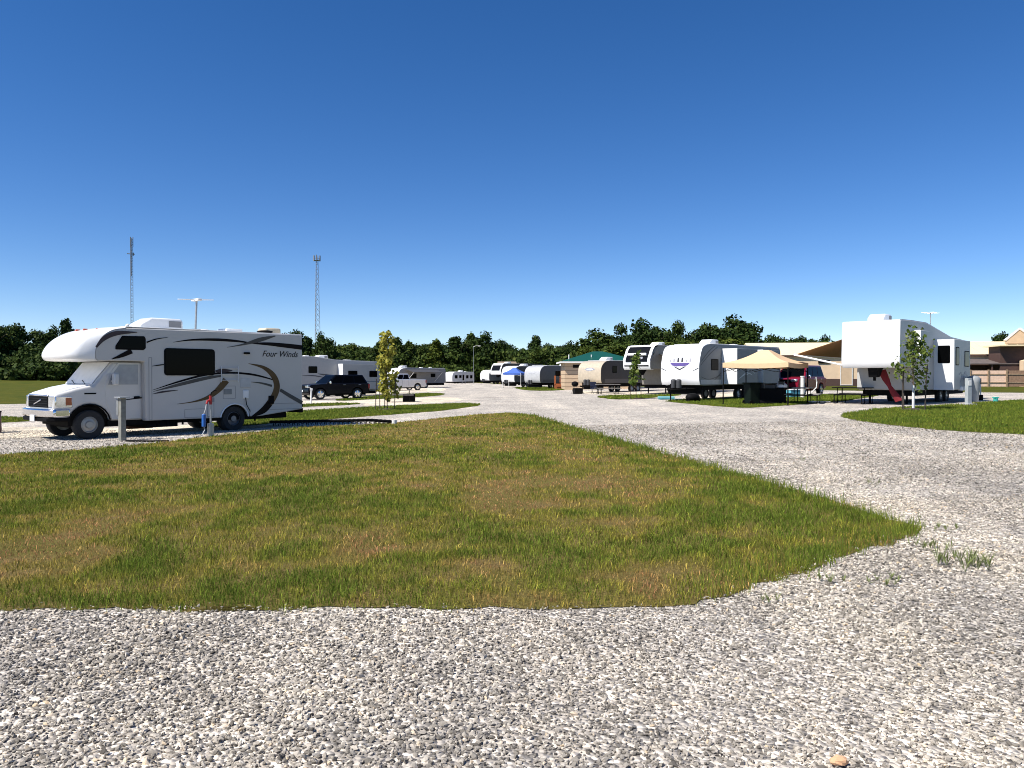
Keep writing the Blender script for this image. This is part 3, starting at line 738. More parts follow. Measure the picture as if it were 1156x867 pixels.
def travel_trailer(label, o, head, L=9, H=3.1, zb=.85, W=1.22, cap=None, side=None, group=None, ac=2.6, axle=.52, detail=True, name='travel_trailer', slides=(), windows=(), vents=True, tongue=True, lower=None, cap_t=.03):
    t = thing(name, label, 'trailer', (o[0], o[1], gh(o[0])), head, group)
    fp = spline(front_profile(H, zb), 3)
    prof = fp + [(-L + .15, H - .04), (-L, H - .25), (-L - .02, zb), (-.4, zb - .06)]
    MB().prism(prof, -W, W).build('body', side or MIDGREY(), t, bevel=.02)
    MB().strip(fp[:-2], cap_t, -W - .012, W + .012).build('front_cap', cap or WHITE(), t, smooth=50)
    MB().box(((-L - 1.0) / 2, 0, H + .0), (L - 1.3, 2 * W - .06, .05)).build('roof', ROOFW(), t, bevel=.015)
    MB().box((-L / 2 - .1, 0, zb - .16), (L - .6, 2 * W - .2, .3)).build('underbelly', CHASSIS(), t)
    if lower: MB().box((-L / 2 - .2, 0, zb + .17), (L - .5, 2 * W + .012, .34)).build('lower_band', lower, t, smooth=0)
    if tongue:
        tg = MB()
        for s in (1, -1): tg.tube([(-.5, s * .9, zb - .22), (1.15, s * .06, zb - .28)], .05, 6)
        tg.cyl((1.15, 0, zb - .3), (1.3, 0, zb - .26), .06).box((.3, 0, zb - .22), (.1, 1.1, .08))
        tg.build('tongue', CHASSIS(), t)
        MB().cyl((1.0, 0, .02), (1.0, 0, zb + .05), .035, n=8).box((1.0, 0, .02), (.2, .2, .04)).build('tongue_jack', BLACK(), t)
        for y in (.17, -.17): MB().cyl((.45, y, zb - .18), (.45, y, zb + .22), .15, .15, 14).sphere((.45, y, zb + .22), (.15, .15, .09)).build('propane_tank', mat('dark_propane_tank', (.05, .05, .052), .45), t)  # plain near-black tank colour
    if tongue: MB().box((-.42, 0, zb - .24), (.1, 2 * W - .3, .64)).build('front_skirt_shade', BLACK(), t)  # black skirt, enlarged to paint in the shade under the nose
    for k in (-.45, .45):
        for s in (1, -1): wheel(t, -L * axle + k, s * (W - .13), .34, .2)
    for x0, x1, dep, z0, z1, wins in slides:
        sm = side or MIDGREY()
        sl = MB().box(((x0 + x1) / 2, W + dep / 2 - .1, (z0 + z1) / 2), (abs(x1 - x0), dep + .2, z1 - z0)).build('slide_out', sm, t, bevel=.02)
        MB().box((max(x0, x1) + .006, W + dep / 2, (z0 + z1) / 2), (.02, dep + .02, z1 - z0 + .02)).build('slide_front', WHITE(), sl)
        for a, b_, c, d in wins:
            f = MB().prism(rrect(a, b_, c, d, .05), W + dep - .02, W + dep + .018).build('slide_window', GLASS(), sl, smooth=0)
    for x0, x1, z0, z1 in windows: window(t, W, x0, x1, z0, z1)
    ac_unit(t, -ac, H + .03)
    if vents:
        roof_vent(t, -L * .55, .3, H + .02); roof_vent(t, -L * .8, -.2, H + .02, .35)
    return t

HD = (-.707, -.707)
FC = lambda px, z: ((px - CX) / F * z - .707 * 1.22, z + .707 * 1.22)     # front centre from near front corner

# white-fronted trailer with three lit slide fronts
DKL = mat('dark_side_stripe', (.05, .052, .055), .4)
tA = travel_trailer('grey travel trailer with white front and purple shield logo beside the tan canopy', FC(790, 42.3), HD, 9.6, 3.2, .92, ac=3.0, axle=.5,
    slides=[(-2.35, -4.75, .95, .95, 2.95, []), (-5.6, -7.7, .85, .95, 2.95, [])], windows=[(-1.18, -1.95, 1.72, 2.36)], side=mat('mid_grey_siding', (.19, .20, .205), .45, var=.06, scale=2))
for pts in ([(-.15, 2.2, .04), (-.9, 2.75, .05), (-1.6, 3.1, .03)], [(-.1, 2.0, .03), (-1.0, 2.6, .05), (-1.9, 3.05, .03)], [(-.15, 1.35, .02), (-1.0, 1.2, .05), (-2.2, 1.45, .03)], [(-1.1, 1.0, .03), (-1.7, 1.25, .05), (-2.3, 1.6, .03)]):
    panel(tA, 'stripe', band(spline(pts, 3)), 1.221, DKL)
MB().box((-1.2, 1.222, 1.06), (2.2, .012, .26)).build('lower_band', mat('pale_lower_panel', (.5, .51, .53), .45), tA, smooth=0)
SWL = mat('pale_stripe_vinyl', (.5, .52, .54), .4)
panel(tA, 'stripe', band(spline([(-2.6, 1.25, .03), (-3.2, 1.5, .10), (-3.9, 1.72, .07), (-4.4, 1.55, .03)], 4)), 1.22 + .95, SWL)
panel(tA, 'stripe', band(spline([(-3.3, 1.4, .03), (-3.7, 1.55, .07), (-4.1, 1.45, .03)], 4)), 1.22 + .951, SWL)
PUR = mat('purple_logo', (.10, .07, .24), .4); LOGO = mat('black_logo', (.03, .03, .035), .4)
def capx(z, H=3.2, zb=.92):
    fp = spline(front_profile(H, zb), 3)
    zs = [p[1] for p in fp]; return float(np.interp(z, zs, [p[0] for p in fp])) + .034
def cap_panel(t, name, pts, m, H=3.2, zb=.92, lift=.004, label=None, th=.008):
    b = MB(); A = [b.bm.verts.new((capx(z, H, zb) + lift, y, z)) for y, z in pts]
    f = b.bm.faces.new(A); r = bmesh.ops.extrude_face_region(b.bm, geom=[f]); 
    for v in r['geom']:
        if isinstance(v, bmesh.types.BMVert): v.co.x -= th + .012
    bmesh.ops.recalc_face_normals(b.bm, faces=b.bm.faces)
    o = b.build(name, m, t, smooth=0)
    if label: o['label'] = label
    return o
cap_panel(tA, 'logo', [(-.66, 2.14), (.66, 2.14), (.5, 1.99), (.2, 1.93), (0, 1.96), (-.2, 1.93), (-.5, 1.99)], PUR)
cap_panel(tA, 'logo', [(-.42, 1.93), (0, 1.72), (.42, 1.93), (.30, 1.93), (0, 1.79), (-.30, 1.93)], LOGO, lift=.006)
for y, w, h in ((-.62, .12, .14), (-.40, .11, .18), (-.13, .12, .25), (.13, .12, .25), (.40, .11, .14), (.64, .1, .2)):
    cap_panel(tA, 'logo', [(y - w / 2, 2.18), (y + w / 2, 2.18), (y + w * .3, 2.18 + h), (y - w * .6, 2.18 + h)], LOGO if abs(y) < .3 else mat('grey_logo', (.3, .3, .33), .4))
for s in (1, -1):
    cap_panel(tA, 'stripe', [(s * 1.2, 1.86), (s * 1.2, 1.80), (s * .82, 1.66), (s * .82, 1.68)], DKL)

# beige front trailer, grey front trailer, and small far white ones
tB = travel_trailer('beige fronted travel trailer with dark brown side near the green roofed building', FC(679, 64.5), HD, 9.2, 2.75, .85, cap=mat('beige_front_cap', (.50, .42, .31), .35, coat=.3), side=mat('dark_brown_siding', (.045, .04, .037), .5), windows=[(-1.5, -2.1, 1.7, 2.3), (-4.5, -5.4, 1.6, 2.2)], lower=mat('grey_brown_band', (.11, .10, .095), .5), ac=2.2)
cap_panel(tB, 'logo', [(-.55, 1.98), (-.3, 2.12), (.3, 2.14), (.6, 1.98), (.2, 1.88), (-.2, 1.86)], mat('grey_logo', (.3, .3, .33), .4), 2.75, .85)
cap_panel(tB, 'logo', [(-.35, 1.96), (-.2, 2.04), (.2, 2.06), (.38, 1.98), (.1, 1.92)], WHITE(), 2.75, .85, .008)
tC = travel_trailer('silver fronted grey travel trailer beside the orange wooden deck', FC(610, 89), HD, 9.0, 2.72, .75, cap=mat('silver_front_cap', (.45, .45, .45), .35, coat=.3), side=mat('slate_grey_siding', (.11, .118, .126), .45), windows=[(-2.6, -3.6, 1.5, 2.1), (-5.6, -6.2, 1.6, 2.1)], ac=5.6, lower=mat('dark_lower_band', (.06, .062, .066), .5))
cap_panel(tC, 'logo', [(-.5, 1.72), (.45, 1.74), (.45, 1.79), (-.5, 1.77)], mat('grey_logo', (.3, .3, .33), .4), 2.72, .75)
tD = travel_trailer('white fronted travel trailer standing behind the blue canopy', FC(581, 104), HD, 8.6, 2.9, .75, side=mat('dark_brown_siding', (.045, .04, .037), .5), ac=3)
tE = travel_trailer('small white fronted trailer farthest along the right hand row', FC(552.5, 146), HD, 7.5, 2.7, .75, side=mat('slate_grey_siding', (.11, .118, .126), .45), ac=3)
tF = travel_trailer('white travel trailer parked alone at the end of the gravel road', FC(510.5, 163), (-.66, -.75), 6.6, 2.5, .45, side=mat('white_ribbed_siding', (.62, .63, .64), .45), windows=[(-.7, -1.5, 1.1, 1.8), (-2.0, -2.7, 1.2, 1.8), (-3.0, -3.5, .7, 1.9), (-4.1, -4.8, 1.1, 1.8), (-5.3, -6.0, 1.1, 1.8)], ac=3.6, tongue=False)
tG = travel_trailer('low grey travel trailer with raised awning behind the silver pickup', FC(450, 103), HD, 8.2, 2.75, .7, side=mat('grey_brown_siding', (.21, .205, .20), .5), windows=[(-2, -3, 1.4, 2.0), (-5.5, -6.3, 1.5, 2.0)], ac=1.6)
aw = MB().prism([(1.2, 2.6), (2.9, 2.2), (2.9, 2.17), (1.2, 2.57)], -6.3, -1.2, 'X').build('awning', mat('dark_awning_cloth', (.05, .05, .055), .8), tG)
for x in (-1.3, -6.2): MB().tube([(x, 1.22, .9), (x, 2.88, 2.18)], .03, 6).build('awning_arm', WHITE(), tG)

# ------------------------------------------------------------------ fifth wheels
def fifth_wheel(label, o, head, L, prof_top, nose_z, goose_x, low_z, side, cap, slides=(), windows=(), axle=.6, W=1.22, capline=None, ac=(2.2, 3.75), name='fifth_wheel_trailer', group=None, pinbox=True):
    t = thing(name, label, 'trailer', (o[0], o[1], gh(o[0])), head, group)
    prof = [(goose_x, nose_z)] + [(.0, nose_z + .02)] + [(.10, nose_z + .16), (.10, nose_z + .45)] + prof_top + [(-L, low_z), (goose_x - .06, low_z)]
    MB().prism(prof, -W, W).build('body', side, t, bevel=.03)
    cl = capline or [(-.25, nose_z - .005), (.0, nose_z + .0), (.11, nose_z + .15), (.11, nose_z + .45), prof_top[0]]
    MB().strip(cl, .03, -W - .012, W + .012).build('front_cap', cap, t, bevel=.028, smooth=50)
    MB().strip([(p[0], p[1] + .004) for p in prof_top], .02, -W + .02, W - .02).build('roof', ROOFW(), t)
    MB().box(((goose_x - L) / 2, 0, low_z - .13), (L + goose_x - .4, 2 * W - .3, .25)).build('underbelly', CHASSIS(), t)
    for k in (-.45, .45):
        for s in (1, -1): wheel(t, -L * axle + k, s * (W - .13), .36, .2)
    for s in (1, -1):
        MB().cyl((goose_x - .35, s * .8, .02), (goose_x - .35, s * .8, low_z), .05, n=8).box((goose_x - .35, s * .8, .02), (.25, .25, .04)).build('landing_leg', CHASSIS(), t)
    if pinbox:
        MB().prism([(-.1, nose_z + .02), (-1.0, nose_z + .02), (-.75, nose_z - .2), (-.55, nose_z - .42), (-.25, nose_z - .45), (-.2, nose_z - .2)], -.2, .2).cyl((-.42, 0, nose_z - .6), (-.42, 0, nose_z - .42), .06).build('pin_box', BLACK(), t, bevel=.02)
    for x0, x1, dep, z0, z1, wins in slides:
        sl = MB().box(((x0 + x1) / 2, W + dep / 2 - .1, (z0 + z1) / 2), (abs(x1 - x0), dep + .2, z1 - z0)).build('slide_out', side, t, bevel=.02)
        MB().box((max(x0, x1) + .006, W + dep / 2, (z0 + z1) / 2), (.02, dep + .02, z1 - z0 + .02)).build('slide_front', WHITE(), sl)
        for a, b_, c, d in wins:
            f = MB().prism(rrect(a, b_, c, d, .05), W + dep - .02, W + dep + .018).build('slide_window', BLACK(), sl, smooth=0)
            MB().prism(rrect(a + .04, b_ - .04, c + .04, d - .04, .03), W + dep, W + dep + .022).build('pane', GLASS(), f, smooth=0)
    for x0, x1, z0, z1 in windows: window(t, W, x0, x1, z0, z1)
    if ac: ac_unit(t, -ac[0], ac[1])
    return t

f1 = fifth_wheel('large white fifth wheel trailer with blank front and slide outs at right', FC(1016.5, 33.0), HD, 9.9, [(.05, 3.70), (-.3, 3.73), (-1.6, 3.75), (-3.4, 3.74), (-7.2, 3.2), (-9.8, 3.1), (-9.9, 3.0)], 1.69, -1.75, .66,
    mat('pale_grey_siding', (.44, .435, .42), .42, var=.06, scale=2), WHITE(),
    slides=[(-1.5, -2.75, .33, 1.9, 3.32, []), (-4.5, -7.1, .84, .66, 3.0, [(-5.25, -4.75, 1.8, 2.65), (-6.9, -6.15, 1.75, 2.5)])], ac=(1.0, 3.76), axle=.62)
MB().prism([(1.25, .70), (1.25, 1.66), (-1.25, 1.66), (-1.25, .70)], -1.79, -1.735, 'X').build('gooseneck_wall', mat('pale_grey_siding', (.44, .435, .42), .42), f1)
roof_vent(f1, -3.3, .5, 3.75, .6); roof_vent(f1, -2.3, -.5, 3.76, .4)
# window in the lit front of the big slide
MB().prism(rrect(1.38, 1.9, 1.9, 2.72, .05), -4.52, -4.47, 'X').build('slide_window', GLASS(), f1, smooth=0)
fa = MB().cyl((-5.0, .9, 3.45), (-5.0, .9, 4.30), .022, n=8).tube([(-5.5, .9, 4.33), (-4.4, .9, 4.28)], .012, 6)
for x in (-5.4, -5.0, -4.6): fa.tube([(x, .9 - .28, 4.31), (x, .9 + .28, 4.31)], .009, 6)
fa.build('antenna', GREYM(), f1)
for pts in ([(-5.5, 1.0, .02), (-5.8, 1.3, .18), (-6.0, 1.1, .04)], [(-5.9, 1.1, .04), (-6.3, 1.45, .2), (-6.7, 1.25, .03)], [(-5.3, 1.35, .02), (-5.6, 1.45, .12), (-5.8, 1.3, .03)]):
    panel(f1, 'stripe', band(spline(pts, 4)), 1.22 + .84, mat('grey_logo', (.3, .3, .33), .4))
for x in (-5.6, -6.2): MB().cyl((x, 2.05, .62), (x, 2.05, .8), .12, .12, 12).build('sewer_cap', WHITE(), f1)
# awning on its far side
awc = MB(); AX = (-.6, -6.6)
awc.poly([(AX[0], -1.24, 3.05), (AX[1], -1.24, 2.98), (AX[1], -3.7, 2.25), (AX[0], -3.7, 2.32)])
r = bmesh.ops.extrude_face_region(awc.bm, geom=list(awc.bm.faces))
for v in r['geom']:
    if isinstance(v, bmesh.types.BMVert): v.co.z += .015
awn = awc.build('awning', mat('brown_awning_cloth', (.33, .17, .07), .8, var=.1), f1, smooth=0)
MB().cyl((AX[0] + .05, -3.72, 2.32), (AX[1] - .05, -3.72, 2.25), .06, n=10).build('roller', WHITE(), awn)
for x in (AX[0] - .02, AX[1] + .02): MB().tube([(x, -1.26, 1.75), (x, -3.7, 2.30)], .045, 6).build('awning_arm', WHITE(), awn)

f2 = fifth_wheel('dark fronted fifth wheel trailer with white surround behind a small tree', FC(735, 57), HD, 10.5, [(.12, 2.6), (-.25, 3.35), (-.5, 3.62), (-.9, 3.7), (-6, 3.7), (-10.4, 3.6), (-10.5, 3.4)], 1.9, -2.2, .72,
    mat('warm_grey_siding', (.20, .185, .16), .45), WHITE(), slides=[(-2.3, -4.2, .75, 1.9, 3.45, []), (-5.2, -9, .9, .9, 3.5, [])], ac=(2.6, 3.7), axle=.62,
    capline=[(-.3, 1.885), (.0, 1.89), (.11, 2.05), (.12, 2.35), (.13, 2.6), (-.24, 3.35), (-.5, 3.62), (-.9, 3.705)])
MB().strip([(.165, 2.45), (.17, 2.6), (-.2, 3.36), (-.42, 3.57)], .02, -.98, .98).build('front_window', mat('black_cap_gloss', (.008, .008, .009), .25, spec=.15), f2, smooth=50)
MB().strip([(.06, 2.88), (-.02, 3.03)], .16, -.8, .85).build('logo', WHITE(), f2, smooth=0)
MB().strip([(.15, 2.62), (.09, 2.78)], .10, .0, .6).build('logo', mat('grey_logo', (.3, .3, .33), .4), f2, smooth=0)
MB().strip([(.165, 2.12), (.17, 2.2)], .012, -1.1, 1.1).build('stripe', BLACK(), f2)
aw2 = MB().prism([(1.24, 3.05), (1.24, 3.02), (2.9, 2.55), (2.9, 2.58)], -4.6, -1.0, 'X').build('slide_awning', mat('charcoal_cloth', (.06, .058, .055), .85), f2, smooth=0)
f3 = fifth_wheel('far dark fifth wheel trailer with white nose beyond the blue canopy', FC(566, 125), HD, 10, [(.12, 2.5), (-.25, 3.3), (-.6, 3.6), (-6, 3.6), (-9.9, 3.5)], 1.8, -2.2, .7, mat('dark_brown_siding', (.045, .04, .037), .5), WHITE(), ac=(2.6, 3.6))
MB().strip([(.165, 2.45), (.17, 2.55), (-.2, 3.3)], .02, -.95, .95).build('front_window', mat('black_cap_gloss', (.008, .008, .009), .25, spec=.15), f3)
f4 = fifth_wheel('grey fifth wheel trailer with white slide front behind the black vehicle', (-19.95, 60.45), HD, 10.6, [(.05, 3.25), (-.4, 3.32), (-4.4, 3.28), (-6.2, 3.05), (-10.4, 2.95), (-10.6, 2.75)], 1.45, -1.9, .45,
    mat('light_grey_siding', (.36, .36, .355), .42, var=.05), WHITE(), slides=[(-6.5, -10.2, .75, .6, 2.72, [(-7.9, -7.0, 1.62, 2.15), (-9.9, -9.1, 1.62, 2.15)])], windows=[(-4.55, -3.75, 1.95, 2.5)], ac=(5.6, 3.15), axle=.7)
for pts in ([(-3.2, 1.75, .02), (-4.4, 1.72, .08), (-5.6, 1.5, .03)], [(-4.6, 1.9, .02), (-5.2, 1.82, .12), (-6.4, 1.75, .02)]):
    panel(f4, 'stripe', band(spline(pts, 4)), 1.222, DKL)
panel(f4, 'stripe', [(-6.6, 1.2), (-10.15, 1.2), (-10.15, 1.28), (-6.6, 1.28)], 1.22 + .75, mat('blue_grey_stripe', (.12, .15, .19), .4))
roof_vent(f4, -2.6, .2, 3.32, .5); roof_vent(f4, -4.1, .2, 3.3, .4); roof_vent(f4, -8, .2, 3.0, .5)
MB().cyl((-2.7, .3, 3.3), (-2.7, .3, 4.0), .03, n=8).box((-2.7, .3, 4.0), (.5, .15, .05)).build('antenna', GREYM(), f4)

# ------------------------------------------------------------------ cars
def car(name, label, cat, o, head, L, W, H, hood, belt, cab, paint, wheels, wr=.37, bed=None, rim=None, spokes=5):
    """cab = (front base x, rear base x, front roof x, rear roof x)"""
    t = thing(name, label, cat, (o[0], o[1], gh(o[0])), head)
    h = L / 2; b0, b1, r0, r1 = cab; xf, xr = wheels
    rear_top = belt if bed is None else bed
    prof = [(h - .12, .36), (h, .5), (h, .72), (h - .06, hood - .16), (h - .22, hood - .05), (b0 + .05, hood + .03), (b0 - .25, belt), (b1 + .05, belt)]
    prof += [(b1, rear_top), (-h + .06, rear_top - .01), (-h, rear_top - .12), (-h, .6), (-h + .1, .42)]
    ra = arch(xr, wr, wr + .07, .38)[::-1]; fa_ = arch(xf, wr, wr + .07, .36)[::-1]
    prof += ra + fa_
    MB().prism(prof, -W / 2, W / 2).build('body', paint, t, bevel=.07, seg=3)
    MB().box((0, 0, .46), (L - .5, W - .3, .3)).box((xf, 0, .55), (.9, W - .35, .4)).box((xr, 0, .55), (.9, W - .35, .4)).build('underbody', CHASSIS(), t)
    yb, yt = W / 2 - .05, W / 2 - .24
    gb = MB(); bb = belt - .03
    V = [(b0, -yb, bb), (b0, yb, bb), (b1, yb, bb), (b1, -yb, bb), (r0, -yt, H), (r0, yt, H), (r1, yt, H), (r1, -yt, H)]
    vs = [gb.bm.verts.new(p) for p in V]
    for q in ((0, 1, 5, 4), (1, 2, 6, 5), (2, 3, 7, 6), (3, 0, 4, 7), (4, 5, 6, 7), (3, 2, 1, 0)): gb.bm.faces.new([vs[i] for i in q])
    bmesh.ops.recalc_face_normals(gb.bm, faces=gb.bm.faces)
    gb.build('cabin', paint, t, bevel=.05, seg=3)
    def fr(s, x, k, off=.012):
        """point on the cabin side wall; k = 0 belt .. 1 roof"""
        return (x, s * (yb + (yt - yb) * k + off), bb + (H - bb) * k)
    def lerp(a, b_, k): return a + (b_ - a) * k
    nwin = 2 if bed is not None or L < 4.4 else 3
    for s in (1, -1):
        k0, k1 = .12, .86
        xs = [0] + [(i + 1) / nwin for i in range(nwin)]
        for i in range(nwin):
            a0 = lerp(lerp(b0, b1, .06), lerp(b0, b1, .96), xs[i]); a1 = lerp(lerp(b0, b1, .06), lerp(b0, b1, .96), xs[i + 1])
            def X_(a, k): return lerp(a, lerp(r0, r1, (a - b0) / (b1 - b0)), k)
            g = .03
            q = [fr(s, X_(a0, k0) - g, k0), fr(s, X_(a1, k0) + g, k0), fr(s, X_(a1, k1) + g, k1), fr(s, X_(a0, k1) - g, k1)]
            wb = MB(); wb.poly(q if s < 0 else q[::-1])
            r_ = bmesh.ops.extrude_face_region(wb.bm, geom=list(wb.bm.faces))
            for v in r_['geom']:
                if isinstance(v, bmesh.types.BMVert): v.co.y -= s * .03
            bmesh.ops.recalc_face_normals(wb.bm, faces=wb.bm.faces)
            wb.build('side_window', GLASS(), t, smooth=0)
    def slab(name, x0, x1, k0, k1, sg):
        wb = MB(); q = []
        for k in (k0, k1):
            for s in (1, -1): q.append((lerp(x0, x1, k) + sg * .012, s * (lerp(yb, yt, k) - .1), bb + (H - bb) * k))
        wb.poly([q[0], q[1], q[3], q[2]]); r_ = bmesh.ops.extrude_face_region(wb.bm, geom=list(wb.bm.faces))
        for v in r_['geom']:
            if isinstance(v, bmesh.types.BMVert): v.co.x -= sg * .03
        bmesh.ops.recalc_face_normals(wb.bm, faces=wb.bm.faces)
        wb.build(name, GLASS(), t, smooth=0)
    slab('windshield', b0, r0, .1, .9, 1); slab('rear_window', b1, r1, .15, .85, -1)
    for s in (1, -1):
        MB().box((b0 - .25, s * (W / 2 + .1), belt + .06), (.12, .22, .18)).build('mirror', CHROME() if spokes else paint, t, bevel=.03)
        MB().box((h - .08, s * (W / 2 - .28), hood - .17), (.2, .42, .15)).build('headlight', mat('headlight_lens', (.75, .77, .78), .10, metal=.8), t, bevel=.03)
        MB().box((-h + .06, s * (W / 2 - .1), rear_top - .22), (.16, .22, .32)).build('tail_light', mat('red_tail_lens', (.28, .012, .012), .2), t, bevel=.03)
        for x in (lerp(b0, b1, .42), lerp(b0, b1, .78)): MB().box((x, s * (W / 2 + .006), belt - .1), (.2, .03, .035)).build('door_handle', CHROME(), t, bevel=.01)
        for x in (lerp(b0, b1, .02), lerp(b0, b1, .50), lerp(b0, b1, .86)): MB().box((x, s * (W / 2 + .0005), (belt + .5) / 2), (.014, .006, belt - .55)).build('door_seam', BLACK(), t, smooth=0)
        for x in (xf, xr): wheel(t, x, s * (W / 2 - .1), wr, .24, rim or CHROME(), .64, spokes)
    MB().prism(rrect(-W * .3, W * .3, hood - .3, hood - .1, .04), h - .04, h + .012, 'X').build('grille', BLACK(), t, smooth=0)
    MB().box((h + .0, 0, .52), (.06, W * .9, .12)).build('bumper', CHROME() if bed is not None else BLACK(), t, bevel=.03)
    MB().box((h + .02, .0, .62), (.02, .3, .15)).build('licence_plate', WHITE(), t)
    if bed is not None:
        MB().box(((b1 - h) / 2, 0, bed + .0), (b1 + h - .25, W - .3, .012)).build('bed_liner', BLACK(), t)
        MB().box((-h - .04, 0, .55), (.1, W * .9, .14)).build('rear_bumper', CHROME(), t, bevel=.03)
    return t
suv = car('parked_suv', 'black sport utility vehicle with chrome wheels parked before a grey trailer', 'car', (-12.95, 55.9), (-.76, -.65), 4.85, 1.94, 1.76, 1.10, 1.14, (1.05, -2.34, .25, -1.98), mat('black_car_paint', (.004, .005, .009), .25, var=.05, spec=.10, coat=.08), (1.5, -1.42), .39)
car('pickup_truck', 'silver pickup truck parked beyond the yellow leaved sapling', 'truck', (-12.75, 87.8), (-.78, -.62), 5.8, 2.0, 1.92, 1.18, 1.25, (1.25, -.75, .55, -.6), mat('silver_car_paint', (.58, .59, .62), .25, metal=.2, var=.05, coat=.6), (1.85, -1.75), .40, bed=1.26)
car('parked_van', 'dark red van parked behind the tan canopy', 'car', (18.6, 50.2), (-.66, -.75), 4.9, 1.98, 1.95, 1.15, 1.16, (1.2, -2.3, .45, -2.05), mat('maroon_car_paint', (.20, .008, .022), .25, var=.06, spec=.2, coat=.2), (1.5, -1.5), .38)

# ------------------------------------------------------------------ foliage
def leaf_mat(name, stops, trans=.25, rough=.6):
    m = bpy.data.materials.new(name); m.use_nodes = True
    nt = m.node_tree; N = nt.nodes; L = nt.links; b = N['Principled BSDF']
    b.inputs['Roughness'].default_value = rough; b.inputs['Specular IOR Level'].default_value = .06
    a = N.new('ShaderNodeAttribute'); a.attribute_name = 'rnd'
    c = ramp(N, L, a.outputs['Fac'], stops)
    oi = N.new('ShaderNodeObjectInfo')
    v = ramp(N, L, oi.outputs['Random'], [(0, (.78, .82, .85)), (.5, (1, 1, 1)), (1, (1.25, 1.15, .95))])
    c = mix(N, L, 1.0, c, v, 'MULTIPLY')
    L.new(c, b.inputs['Base Color'])
    t = N.new('ShaderNodeBsdfTranslucent'); L.new(c, t.inputs['Color'])
    s = N.new('ShaderNodeMixShader'); s.inputs[0].default_value = trans
    L.new(b.outputs[0], s.inputs[1]); L.new(t.outputs[0], s.inputs[2]); L.new(s.outputs[0], N['Material Output'].inputs['Surface'])
    return m
LEAF_DARK = leaf_mat('dark_tree_leaves', [(0, (.016, .030, .008)), (.5, (.030, .052, .012)), (.85, (.046, .072, .016)), (1, (.07, .092, .024))], .12)
LEAF_MID = leaf_mat('mid_green_leaves', [(0, (.030, .050, .010)), (.5, (.056, .082, .015)), (.85, (.082, .108, .02)), (1, (.11, .13, .03))], .15)
LEAF_YEL = leaf_mat('yellow_sapling_leaves', [(0, (.18, .17, .025)), (.4, (.38, .34, .055)), (.8, (.52, .47, .10)), (1, (.22, .26, .05))], .35)
LEAF_SAP = leaf_mat('sapling_leaves', [(0, (.05, .085, .015)), (.5, (.10, .145, .028)), (1, (.20, .23, .06))], .3)
BARK = mat('tree_bark', (.10, .075, .055), .9, var=.4, scale=8)

def leaf_quads(blobs, n, size, rg, parent=None, name='crown', m=None, shell=.45, up=.25):
    """n leaf-clump faces spread through ellipsoids (cx,cy,cz,rx,ry,rz)"""
    B = np.array(blobs, float); vol = B[:, 3] * B[:, 4] * B[:, 5]; p = vol ** .72 / (vol ** .72).sum()
    k = rg.choice(len(B), n, p=p); d = rg.normal(size=(n, 3)); d /= np.linalg.norm(d, axis=1)[:, None]
    r = rg.random(n) ** shell
    c = B[k, :3] + d * B[k, 3:6] * r[:, None] + rg.normal(size=(n, 3)) * size * .4
    nn = d + rg.normal(size=(n, 3)) * .7; nn[:, 2] += up; nn /= np.linalg.norm(nn, axis=1)[:, None]
    a = np.cross(nn, rg.normal(size=(n, 3))); a /= np.linalg.norm(a, axis=1)[:, None]; b = np.cross(nn, a)
    s = size * rg.uniform(.5, 1.4, n)[:, None]
    V = np.stack([c - a * s * .5 - b * s * .25, c + a * s * .1 - b * s * .5, c + a * s * .55 + b * s * .1, c + a * s * .05 + b * s * .45, c - a * s * .45 + b * s * .3], 1)
    V[:, 2] += nn * s * .15; V[:, 0] -= nn * s * .1
    F_ = (np.arange(n)[:, None] * 5 + np.arange(5)[None]).ravel()
    return np_mesh(name, V.reshape(-1, 3), F_, np.full(n, 5), m, parent, rnd=np.repeat(rg.random(n), 5))

def limb_tree(b, h, w, rg, r0):
    """tapered trunk and limbs up to height h"""
    pts = [(0, 0, -.1)] + [(rg.normal() * .03 * h * f, rg.normal() * .03 * h * f, h * f) for f in (.2, .4, .6, .8)]
    b.tube(pts, [r0, r0 * .8, r0 * .6, r0 * .4, r0 * .15], 7)
    for _ in range(9):
        f = rg.uniform(.25, .75); a = rg.uniform(0, 2 * PI); i = min(4, max(1, int(f * 5)))
        p = Vector(pts[i]); q = Vector((math.cos(a) * w * .38, math.sin(a) * w * .38, h * min(.95, f + .2)))
        b.tube([p, p.lerp(q, .5) + Vector((0, 0, -.02 * h)), q], [r0 * .4, r0 * .25, r0 * .06], 5)

